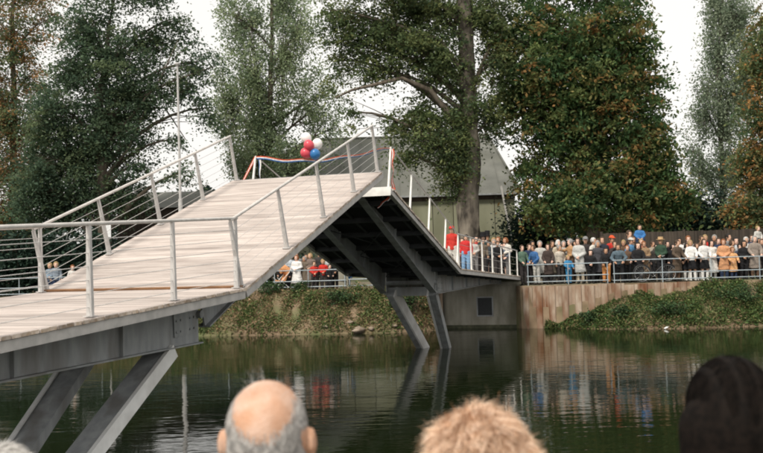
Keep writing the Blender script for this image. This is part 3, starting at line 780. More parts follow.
# ------------------------------------------------------------------ buildings and fence
def barn():
    dep = 58.0; k = ppm(dep)
    xl, xr, xw = (205 - 381.5) / k, (516 - 381.5) / k, 12.0
    z0 = QUAY; ze = at(440, 196, dep).z; zr = at(380, 138, dep + 6).z
    root = empty('barn', ((xl + xr) / 2, dep, z0)); tag(root, 'long barn with grey sheet roof and green-grey cladding behind the trees', 'building')
    cx = (xl + xr) / 2
    n = 15; w = (xr - xl) / n
    b = MB(); b.box(xl + .06 - cx, xr - .06 - cx, .06, xw, -.2, ze - z0 - .05); b.build('wall', M_WALLB, root)
    for i in range(n):
        b = MB(); b.box(xl + i*w + .02 - cx, xl + (i+1)*w - .02 - cx, 0, .05, 0, ze - z0 - .30); b.build('cladding_panel', M_WALLG, root)
    b = MB(); b.box(xl - cx, xr - cx, -.06, .02, ze - z0 - .29, ze - z0 - .06); b.build('eaves_board', M_WALLB, root)
    b = MB(); b.box(xl - .3 - cx, xr + .3 - cx, -.42, -.30, ze - z0 - .05, ze - z0 + .05); b.build('gutter', M_STEEL, root)
    # hipped roof, front slope in separate sheets
    e0, e1, yf, yb = xl - .35, xr + .35, -.38, xw + .38; H = zr - z0; E_ = ze - z0
    ym = (yf + yb) / 2; hipl = 6.4; hipr = 1.2
    A, B_, C_, D_ = Vector((e0-cx, yf, E_)), Vector((e1-cx, yf, E_)), Vector((e1-cx, yb, E_)), Vector((e0-cx, yb, E_))
    P, Q = Vector((e0 + hipl - cx, ym, H)), Vector((e1 - hipr - cx, ym, H))
    b = MB(); b.add([A, B_, C_, D_, P, Q], [(0, 1, 5, 4), (2, 3, 4, 5), (1, 2, 5), (3, 0, 4), (3, 2, 1, 0)]); rf = b.build('roof', M_ROOF, root)
    m = 16
    for i in range(1, m):
        f = i / m; x = A.x + (B_.x - A.x) * f
        top = min(1, (x - A.x) / hipl, (B_.x - x) / hipr)
        b = MB(); b.beam((x, yf, E_ + .02), (x, yf + (ym - yf) * top, E_ + (H - E_) * top + .02), .05, .05); b.build('seam', M_ROOF, rf)
    b = MB(); b.tube([A + Vector((0,0,.03)), P + Vector((0,0,.03)), Q + Vector((0,0,.03)), B_ + Vector((0,0,.03))], .09, 6); b.build('ridge_cap', M_ROOF, rf)
    p0, p1 = at(501, 186, dep - .6), at(517, 240, dep - .6)
    b = MB(); o_ = Vector((cx, dep, z0)); b.beam(p0 - o_, Vector((p1.x, p1.y, z0)) - o_, .16, .10); b.build('raking_brace', M_STEEL_L, root)
barn()
def shed():
    dep = 53.0; p = at(118, 250, dep); q = at(168, 250, dep); z0 = QUAY
    ztop = at(140, 190, dep).z - z0; w = q.x - p.x + 3
    root = empty('shed', (p.x + w / 2, dep, z0)); tag(root, 'dark boarded shed with grey roof glimpsed through the left leaf railing', 'building')
    b = MB(); b.box(-w/2, w/2, 0, 4, 0, ztop - 1.0); b.build('wall', M_WALLB, root)
    b = MB(); h = ztop
    b.add([(-w/2-.3, -.4, h-1.05), (w/2+.3, -.4, h-1.05), (w/2+.3, 2, h), (-w/2-.3, 2, h), (-w/2-.3, 4.4, h-1.05), (w/2+.3, 4.4, h-1.05)], [(0,1,2,3), (3,2,5,4), (0,3,4), (1,5,2), (0,4,5,1)])
    b.build('roof', M_ROOF, root)
    b = MB(); b.box(-.6, .3, -.03, .05, 0, 2.1); d = b.build('door', M_DARK, root)
shed()
def fence():
    dep = 43.5; x0, x1 = (600 - 381.5) / F_PX * dep, 27.0
    root = empty('board_fence', (x0, dep, QUAY)); tag(root, 'tall brown board fence behind the crowd', 'fence')
    n = 9; w = (x1 - x0) / n; H = 2.08
    for i in range(n):
        b = MB()
        nb = 13; q = (w - .12) / nb
        for j in range(nb):
            hh = H + random.uniform(-.02, .02); b.box(i*w + .12 + j*q + .004, i*w + .12 + (j+1)*q - .004, random.uniform(-.008, .008), .03, 0, hh)
        b.box(i*w + .1, (i+1)*w, .04, .09, .3, .4); b.box(i*w + .1, (i+1)*w, .04, .09, H - .5, H - .4)
        b.build('fence_panel', M_FENCE, root)
        b = MB(); b.box(i*w, i*w + .1, -.02, .1, 0, H + .08); b.build('post', M_FENCE, root)
fence()
# lamp post seen through the left railing
p = at(181.5, 250, 43.0); ptop = at(177.6, 64, 43.0)
lp = empty('lamp_post', (p.x, 43.0, QUAY)); tag(lp, 'slim pale lamp post rising above the left leaf railing', 'lamp post')
b = MB(); b.tube([(0, 0, 0), (0, 0, ptop.z - QUAY)], .075, 10, .045); b.build('mast', M_POST, lp)
b = MB(); b.tube([(0, 0, 0), (0, 0, 4.2)], .10, 10, .10); b.build('sleeve', M_POST, lp)
b = MB(); b.lathe([(.0, .06), (.10, .05), (.14, 0), (.05, -.06), (.045, -.16)], 12, (0, 0, ptop.z - QUAY)); b.build('lamp_head', M_POST, lp)

# ------------------------------------------------------------------ people: smooth blended volumes turned into one continuous surface
def surfnet(fn, lo, hi, h):
    lo = np.array(lo, float); hi = np.array(hi, float)
    n = np.ceil((hi - lo) / h).astype(int) + 1
    g = [lo[i] + np.arange(n[i]) * h for i in range(3)]
    X, Y, Z = np.meshgrid(*g, indexing='ij')
    G = fn(X, Y, Z); S = G < 0
    cs = tuple(m - 1 for m in G.shape)
    acc = np.zeros(cs + (3,)); cnt = np.zeros(cs)
    def sl(A, o): return A[o[0]:o[0]+cs[0], o[1]:o[1]+cs[1], o[2]:o[2]+cs[2]]
    for ax in range(3):
        oth = [i for i in range(3) if i != ax]
        for a in (0, 1):
            for b in (0, 1):
                o0 = [0, 0, 0]; o0[oth[0]] = a; o0[oth[1]] = b; o1 = list(o0); o1[ax] = 1
                da, db = sl(G, o0), sl(G, o1); m = (da < 0) != (db < 0)
                t = np.where(m, da / np.where(m, da - db, 1), 0)
                for i in range(3): acc[..., i] += np.where(m, o0[i] + (t if i == ax else 0), 0)
                cnt += m
    act = cnt > 0
    idx = np.full(cs, -1, np.int64); idx[act] = np.arange(act.sum())
    ii = np.argwhere(act)
    verts = lo + h * (ii + acc[act] / cnt[act][:, None])
    faces = []
    for ax in range(3):
        u, v = [(1, 2), (2, 0), (0, 1)][ax]
        A = [slice(None)] * 3; B = [slice(None)] * 3
        A[ax] = slice(0, -1); B[ax] = slice(1, None)
        ch = S[tuple(A)] != S[tuple(B)]
        e = np.argwhere(ch); e = e[(e[:, u] > 0) & (e[:, v] > 0) & (e[:, u] < cs[u]) & (e[:, v] < cs[v])]
        def gi(du, dv):
            q = e.copy(); q[:, u] -= du; q[:, v] -= dv; return idx[q[:, 0], q[:, 1], q[:, 2]]
        q = np.stack([gi(1, 1), gi(0, 1), gi(0, 0), gi(1, 0)], 1)
        fl = ~S[e[:, 0], e[:, 1], e[:, 2]]
        q[fl] = q[fl][:, ::-1]
        faces.append(q)
    f = np.concatenate(faces); f = f[(f >= 0).all(1)]
    return verts, f
def largest(v, f):
    lab = np.arange(len(v))
    for _ in range(400):
        m = lab[f].min(1); new = lab.copy(); np.minimum.at(new, f.ravel(), np.repeat(m, 4))
        new = new[new]
        if (new == lab).all(): break
        lab = new
    u, c = np.unique(lab[f[:, 0]], return_counts=True); keep = lab[f[:, 0]] == u[c.argmax()]
    f = f[keep]; used = np.unique(f); mp = np.full(len(v), -1); mp[used] = np.arange(len(used))
    return v[used], mp[f]
def smin(a, b, k):
    h = np.clip(.5 + .5 * (b - a) / k, 0, 1); return b + (a - b) * h - k * h * (1 - h)
def cap(X, Y, Z, a, b, ra, rb, sy=1.0):
    """tapered capsule; sy < 1 flattens it front to back"""
    a = np.array(a, float); b = np.array(b, float); d = b - a
    px, py, pz = X - a[0], (Y - a[1]), Z - a[2]
    t = np.clip((px * d[0] + py * d[1] + pz * d[2]) / (d @ d + 1e-9), 0, 1)
    qx, qy, qz = px - t * d[0], (py - t * d[1]) / sy, pz - t * d[2]
    return (np.sqrt(qx*qx + qy*qy + qz*qz) - (ra + (rb - ra) * t)) * min(1, sy + .15)
def ell(X, Y, Z, c, r):
    q = np.sqrt(((X-c[0])/r[0])**2 + ((Y-c[1])/r[1])**2 + ((Z-c[2])/r[2])**2)
    return (q - 1) * min(r)
def cone(X, Y, Z, z0, z1, r0, r1, sy=.75, cx=0, cy=0):
    """closed bell from z0 (bottom, radius r0) up to z1 (radius r1)"""
    t = np.clip((Z - z0) / (z1 - z0), 0, 1); r = r0 + (r1 - r0) * t
    th = np.arctan2(Y - cy, X - cx); r = r * (1 + .045 * np.sin(th * 7 + 1) * (1 - t))
    d = (np.sqrt((X-cx)**2 + ((Y-cy)/sy)**2) - r) * .8
    return np.maximum(np.maximum(d, z0 - Z), Z - z1)

POSES = {}
def skeleton(pose, child):
    j = {'ank': [(.10, .0, .08), (-.10, .0, .08)], 'knee': [(.10, -.015, .49), (-.10, -.015, .49)], 'hip': [(.09, 0, .92), (-.09, 0, .92)], 'dy': 0.0}
    arms = {'side': [((.215, .03, 1.15), (.23, -.06, .93)), ((-.215, .03, 1.15), (-.23, -.06, .93))],
            'rail': [((.235, -.05, 1.17), (.17, -.29, 1.03)), ((-.235, -.05, 1.17), (-.17, -.29, 1.03))],
            'front': [((.225, .02, 1.16), (.05, -.19, 1.06)), ((-.225, .02, 1.16), (-.05, -.17, 1.04))],
            'camera': [((.27, -.14, 1.25), (.08, -.21, 1.52)), ((-.26, -.12, 1.24), (-.07, -.20, 1.49))],
            'point': [((.25, .02, 1.17), (.12, -.18, 1.08)), ((-.30, -.12, 1.30), (-.22, -.36, 1.36))],
            'stride': [((.24, .10, 1.17), (.26, .05, .95)), ((-.24, -.04, 1.16), (-.24, -.20, .97))],
            'lean': [((.27, -.16, 1.15), (.16, -.36, 1.0)), ((-.27, -.16, 1.15), (-.16, -.36, 1.0))],
            'sit': [((.23, -.05, 1.18), (.12, -.20, 1.02)), ((-.23, -.05, 1.18), (-.12, -.20, 1.02))]}[pose]
    j['arm'] = arms
    if pose == 'stride':
        j['ank'] = [(.10, .17, .09), (-.10, -.15, .08)]; j['knee'] = [(.10, .02, .49), (-.10, -.12, .50)]
    if pose == 'sit':
        j['knee'] = [(.16, -.34, .90), (-.16, -.34, .90)]; j['ank'] = [(.14, -.36, .50), (-.14, -.36, .50)]
    if pose == 'lean': j['dy'] = -.12
    j['hs'] = 1.36 if child else 1.12
    return j
def head_c(j): return np.array([0, j['dy'] - .015, 1.635 + (.03 if j['hs'] > 1.2 else .008)])
def folds(X, Y, Z, a=.005): return a * (np.sin(X*31 + Z*17) * np.sin(Y*29 - Z*23 + 1) + .6 * np.sin(Z*43 + X*11))
def sd_head(X, Y, Z, c, s):
    d = ell(X, Y, Z, c + np.array([0, .012, .02])*s, (.074*s, .094*s, .098*s))
    d = smin(d, ell(X, Y, Z, c + np.array([0, -.03, -.055])*s, (.054*s, .062*s, .065*s)), .03)
    d = smin(d, cap(X, Y, Z, c + np.array([0, -.085, .015])*s, c + np.array([0, -.108, -.02])*s, .008*s, .014*s), .012)
    for sx in (-1, 1):
        d = smin(d, ell(X, Y, Z, c + np.array([sx*.082, .014, -.008])*s, (.013*s, .020*s, .034*s)), .005)
    return d
def sd_body(X, Y, Z, j):
    hs = j['hs']; hc = head_c(j); dy = j['dy']
    d = sd_head(X, Y, Z, hc, hs)
    d = smin(d, cap(X, Y, Z, (0, dy + .01, 1.44), hc + np.array([0, .01, -.06]), .056, .052), .03)
    d = smin(d, cap(X, Y, Z, (-.10, dy, 1.385), (.10, dy, 1.385), .075, .075, .8), .05)
    d = smin(d, cap(X, Y, Z, (0, dy, 1.32), (0, dy * .4, 1.05), .15, .125, .68), .06)
    d = smin(d, cap(X, Y, Z, (-.06, 0, .95), (.06, 0, .95), .11, .11, .85), .06)
    for i in (0, 1):
        s = 1 if i == 0 else -1
        el, wr = np.array(j['arm'][i][0]), np.array(j['arm'][i][1])
        d = smin(d, cap(X, Y, Z, (s*.165, dy, 1.40), el, .052, .043), .03)
        d = smin(d, cap(X, Y, Z, el, wr, .043, .030), .02)
        dr = (wr - el) / np.linalg.norm(wr - el)
        d = smin(d, cap(X, Y, Z, wr, wr + dr * .075, .03, .034, .8), .015)
        d = smin(d, cap(X, Y, Z, j['hip'][i], j['knee'][i], .088, .058), .04)
        d = smin(d, cap(X, Y, Z, j['knee'][i], j['ank'][i], .058, .038), .02)
        a = np.array(j['ank'][i]); d = smin(d, cap(X, Y, Z, a + np.array([0, .03, -.04]), a + np.array([0, -.13, -.05]), .038, .032), .02)
    return d
def hands(b, j):
    for i in (0, 1):
        s = 1 if i == 0 else -1
        el, wr = Vector(j['arm'][i][0]), Vector(j['arm'][i][1]); d = (wr - el).normalized()
        up = Vector((0, 0, 1)); sd = d.cross(up)
        if sd.length < .2: sd = Vector((0, -1, 0)); 
        sd.normalize(); nn = sd.cross(d)
        if nn.z > 0: nn = -nn
        pal = wr + d * .085
        for k, ln in enumerate((.066, .075, .07, .055)):
            o = pal + sd * ((k - 1.5) * .019)
            b.tube([o, o + d * ln * .5 + nn * .008, o + d * ln * .8 + nn * .032], .0095, 5, .007)
        o = wr + d * .03 - sd * (.03 * s); b.tube([o, o - sd * (.026 * s) + d * .025, o - sd * (.03 * s) + d * .055 + nn * .01], .011, 5, .008)
TEMPL = {}
VH = .022
M_EYE = plain('eye_dark', (.03, .025, .02), .3)
M_LIP = plain('lip', (.30, .12, .10), .5)
def templ(kind, pose, child, h=VH):
    key = (kind, pose if kind not in ('shoes_', ) else '', child, h)
    if key in TEMPL: return TEMPL[key]
    j = skeleton(pose, child); hc = head_c(j); hs = j['hs']; dy = j['dy']
    lo, hi = (-.42, -.52, -.02), (.42, .32, 1.86)
    mats = ()
    if kind == 'body':
        v, f = surfnet(lambda X, Y, Z: sd_body(X, Y, Z, j), lo, hi, h)
        b = MB(); b.add([tuple(p) for p in v], [tuple(q) for q in f], True, 0)
        hands(b, j)
        for sx in (-1, 1):
            c = hc + np.array([sx*.031, -.083, .022]) * hs
            b.lathe([(0, -.009), (.008, -.006), (.011, 0), (.008, .006), (0, .009)], 8, tuple(c), mi=1)
        c = hc + np.array([0, -.088, -.052]) * hs
        b.tube([(c[0]-.022*hs, c[1]+.008, c[2]), (c[0], c[1]-.003, c[2]-.002), (c[0]+.022*hs, c[1]+.008, c[2])], .006*hs, 5, mi=2)
        me = b.mesh('body', (plain('skin', (.55, .36, .27), .55), M_EYE, M_LIP))
        TEMPL[key] = me; return me
    def torso(X, Y, Z, g, hem):
        d = cap(X, Y, Z, (-.095, dy, 1.385), (.095, dy, 1.385), .078 + g, .078 + g, .85)
        d = smin(d, cap(X, Y, Z, (0, dy, 1.32), (0, dy*.4, 1.05), .155 + g, .135 + g, .72), .06)
        d = smin(d, cap(X, Y, Z, (0, dy*.4, 1.05), (0, 0, .92), .14 + g, .155 + g, .76), .05)
        return d
    def sleeves(X, Y, Z, d, g, full=True):
        for i in (0, 1):
            s = 1 if i == 0 else -1
            el, wr = np.array(j['arm'][i][0]), np.array(j['arm'][i][1])
            d = smin(d, cap(X, Y, Z, (s*.162, dy, 1.395), el, .058 + g, .051 + g), .03)
            if full: d = smin(d, cap(X, Y, Z, el, el + (wr - el) * .94, .053 + g, .043 + g), .015)
        return d
    if kind in ('jacket', 'coat', 'shirt', 'anorak'):
        g = {'jacket': .012, 'coat': .018, 'shirt': .003, 'anorak': .026}[kind]
        hem = {'jacket': .84, 'coat': .46, 'shirt': .90, 'anorak': .80}[kind]
        def fn(X, Y, Z):
            d = sleeves(X, Y, Z, torso(X, Y, Z, g, hem), g, kind != 'shirt' or pose != 'side')
            if kind == 'coat': d = smin(d, cone(X, Y, Z, .44, 1.06, .235, .165, .78), .05)
            d = d + folds(X, Y, Z)
            if kind != 'coat': d = np.maximum(d, hem - Z)
            nk = np.sqrt(X**2 + (Y - dy - .005)**2) - .072
            col = np.maximum(np.abs(np.sqrt(X**2 + (Y - dy - .005)**2) - .072) - .014, np.abs(Z - 1.475) - .03)
            d = np.maximum(d, -np.maximum(nk, 1.44 - Z)); return smin(d, col, .015)
        v, f = surfnet(fn, (lo[0], lo[1], hem - .05), (hi[0], hi[1], 1.56), h)
    elif kind in ('trousers', 'shorts', 'tights'):
        g = {'trousers': .016, 'shorts': .02, 'tights': .003}[kind]; low = .06 if kind != 'shorts' else .55
        def fn(X, Y, Z):
            d = cap(X, Y, Z, (-.055, 0, .95), (.055, 0, .95), .118 + g*.4, .118 + g*.4, .88)
            for i in (0, 1):
                d = smin(d, cap(X, Y, Z, j['hip'][i], j['knee'][i], .092 + g, .066 + g), .03)
                d = smin(d, cap(X, Y, Z, j['knee'][i], j['ank'][i], .066 + g, .048 + g), .02)
            d = d + folds(X, Y, Z, .005)
            if pose != 'sit': d = np.maximum(d, low - Z)
            return np.maximum(d, Z - 1.03)
        v, f = surfnet(fn, (-.34, -.52, 0), (.34, .34, 1.08), h)
    elif kind == 'skirt':
        v, f = surfnet(lambda X, Y, Z: cone(X, Y, Z, .50, 1.05, .225, .135, .78) + folds(X, Y, Z, .004), (-.34, -.3, .44), (.34, .3, 1.1), h)
    elif kind == 'dress':
        def fn(X, Y, Z):
            d = sleeves(X, Y, Z, torso(X, Y, Z, .012, .3), .01)
            d = smin(d, cone(X, Y, Z, .34, 1.10, .27, .15, .8), .05) + folds(X, Y, Z)
            nk = np.sqrt(X**2 + (Y - dy)**2) - .075
            return np.maximum(d, -np.maximum(nk, 1.43 - Z))
        v, f = surfnet(fn, (lo[0], lo[1], .28), (hi[0], hi[1], 1.56), h)
    elif kind == 'shoes':
        def fn(X, Y, Z):
            d = 9.0
            for i in (0, 1):
                a = np.array(j['ank'][i])
                q = smin(cap(X, Y, Z, a + np.array([0, .035, -.04]), a + np.array([0, -.14, -.05]), .048, .042), cap(X, Y, Z, a + np.array([0, .01, -.02]), a + np.array([0, .0, .03]), .05, .05), .02)
                d = np.minimum(d, np.maximum(q, (a[2] - .085) - Z))
            return d
        zz = .34 if pose == 'sit' else -.02
        v, f = surfnet(fn, (-.24, -.6, zz), (.24, .36, zz + .30), h * .8)
    elif kind == 'boots':
        def fn(X, Y, Z):
            d = 9.0
            for i in (0, 1):
                a = np.array(j['ank'][i]); k = np.array(j['knee'][i])
                q = smin(cap(X, Y, Z, a + np.array([0, .035, -.04]), a + np.array([0, -.14, -.05]), .048, .042), cap(X, Y, Z, a, a + (k - a) * .75, .056, .07), .02)
                d = np.minimum(d, np.maximum(np.maximum(q, (a[2] - .085) - Z), Z - .40))
            return d
        v, f = surfnet(fn, (-.24, -.4, -.02), (.24, .36, .46), h * .9)
    elif kind.startswith('hair'):
        def fn(X, Y, Z):
            P = (X - hc[0]) / hs, (Y - hc[1]) / hs, (Z - hc[2]) / hs
            d = ell(*P, (0, .018, .026), (.088, .106, .108))
            d = d + .006 * np.sin(P[0]*90) * np.sin(P[2]*80 + P[1]*60)
            face = np.maximum(P[1] + .052 - .25*np.clip(P[2]-.03, 0, .1), P[2] - .075)
            d = np.maximum(d, -face); 
            if kind == 'hair_long':
                d = smin(d, np.maximum(cap(*P, (0, .05, .0), (0, .075, -.20), .085, .075, .65), -face), .03)
                for sx in (-1, 1): d = smin(d, cap(*P, (sx*.078, .01, .02), (sx*.085, .02, -.15), .028, .022), .02)
            elif kind == 'hair_bob':
                d = smin(d, np.maximum(ell(*P, (0, .035, -.03), (.105, .095, .085)), -face), .03)
            elif kind == 'hair_short':
                d = np.maximum(d, -.045 - P[2] - .0*P[1])
            elif kind == 'hair_fringe':
                d = np.maximum(d, -np.maximum(np.maximum(P[2] - .0, -(P[2] + .2)), -.2 - P[1])); d = np.maximum(d, P[2] - .06)
            return d * hs
        q = .22 * hs
        v, f = surfnet(fn, (hc[0]-q, hc[1]-q, hc[2]-q-.1), (hc[0]+q, hc[1]+q, hc[2]+q), h * .62)
    elif kind in ('cap', 'hat', 'top_hat', 'beret'):
        def fn(X, Y, Z):
            P = (X - hc[0]) / hs, (Y - hc[1]) / hs, (Z - hc[2]) / hs
            r = np.sqrt(P[0]**2 + ((P[1]-.015)/1.15)**2)
            if kind == 'cap':
                d = np.maximum(ell(*P, (0, .018, .045), (.096, .112, .098)), .045 - P[2])
                return hs * smin(d, np.maximum(ell(*P, (0, -.11, .05), (.075, .075, .012)), -.2 - P[1]), .01)
            if kind == 'beret': return hs * np.maximum(ell(*P, (0, .02, .09), (.125, .135, .05)), .04 - P[2])
            top = .16 if kind == 'hat' else .25
            d = np.maximum(np.maximum(r - .095, .055 - P[2]), P[2] - top)
            return hs * smin(d, np.maximum(np.maximum(r - .165, np.abs(P[2] - .062) - .009), -1), .012)
        q = .24 * hs
        v, f = surfnet(fn, (hc[0]-q, hc[1]-q, hc[2]-.02), (hc[0]+q, hc[1]+q, hc[2]+q+.06), h * .55)
    me = np_mesh(kind, v, f, True)
    TEMPL[key] = me
    return me

SKINS = [plain('skin_mid', (.60, .37, .26), .55), plain('skin_tan', (.50, .29, .19), .55), plain('skin_fair', (.70, .46, .36), .55)]
CLO = {}
def cloth(c):
    k = 'cloth_%02x%02x%02x' % tuple(int(x * 255) for x in c)
    return noise_mat(k, tuple(x*.82 for x in c), tuple(min(1, x*1.12) for x in c), 18, .88, .4, spec=.15, bscale=60)
def hairm(c):
    k = 'hair_%02x%02x%02x' % tuple(int(x * 255) for x in c)
    return noise_mat(k, tuple(x*.7 for x in c), tuple(min(1, x*1.2) for x in c), 30, .6, .5, stretch=(1, 1, .25), bscale=120)
def dress_up(o, mesh, name, mat):
    """a garment object whose colour sits on the object, not on the shared mesh"""
    if not mesh.materials: mesh.materials.append(None)
    c = bpy.data.objects.new(name, mesh); COL.objects.link(c); c.parent = o
    c.material_slots[0].link = 'OBJECT'; c.material_slots[0].material = mat
    return c
PART_NAME = {'jacket': 'jacket', 'coat': 'coat', 'shirt': 'shirt', 'anorak': 'jacket', 'dress': 'dress', 'hat': 'hat', 'cap': 'cap', 'top_hat': 'hat', 'beret': 'hat'}
def person(label, loc, rz, height, pose, top, bottom, hair, hat=None, child=False, group='spectators on the far bank', shoes=('shoes', (.03, .028, .025)), lean=0.0):
    body = templ('body', pose, child)
    o = bpy.data.objects.new('person', body); COL.objects.link(o)
    full = 1.79 if not child else 1.81
    s = height / full; wd = s * (1.0 if height > 1.5 else 1.12)
    wd *= 1.06; s *= 1.06
    o.location = loc; o.rotation_euler = (lean + random.uniform(-.02, .07), random.uniform(-.045, .045), rz + random.uniform(-.45, .45)); o.scale = (wd * random.uniform(.95, 1.08), wd, s)
    o.material_slots[0].link = 'OBJECT'; o.material_slots[0].material = random.choice(SKINS)
    tag(o, label, 'person', group)
    if top: dress_up(o, templ(top[0], pose, child), PART_NAME[top[0]], cloth(top[1]))
    if len(top) > 2: dress_up(o, templ('shirt', pose, child), 'shirt', cloth(top[2]))
    if bottom: dress_up(o, templ(bottom[0], pose, child), bottom[0], cloth(bottom[1]))
    if hair: dress_up(o, templ('hair_' + hair[0], pose, child), 'hair', hairm(hair[1]))
    if hat: dress_up(o, templ(hat[0], pose, child), PART_NAME[hat[0]], cloth(hat[1]))
    if shoes: dress_up(o, templ(shoes[0], pose, child), shoes[0], cloth(shoes[1]))
    return o
# palette
BK, NV, DK, GY, LG, WH = (.02, .02, .022), (.03, .045, .09), (.05, .045, .045), (.22, .22, .22), (.50, .49, .46), (.74, .73, .71)
BE, TN, BN, RD, BL, LB = (.50, .43, .33), (.42, .25, .13), (.12, .075, .05), (.50, .045, .035), (.05, .13, .30), (.20, .34, .52)
GR, OG, PK, SB = (.04, .075, .05), (.60, .26, .09), (.60, .12, .20), (.05, .22, .42)
hB, hN, hG, hW, hY, hR = (.02, .017, .015), (.07, .045, .03), (.30, .29, .28), (.55, .54, .52), (.38, .27, .13), (.24, .09, .035)
def yrail(x): return yq(x) + .12
def bank_person(px, head, back, pose, rz, top, bottom, hair, label, hat=None, child=False, shoes=('shoes', (.03, .028, .025)), lift=0.0, lean=0.0, extra=.0):
    x = (px - 381.5) / F_PX * 37.6
    for _ in range(4):
        dep = yrail(x) + .32 + back; x = at(px, 262, dep).x
    g = QUAY + lift
    H = at(px, head, dep).z - g - extra
    return person(label, (x, dep, g), R(rz), H, pose, top, bottom, hair, hat, child, shoes=shoes, lean=lean)
T, J = 'trousers', 'jacket'
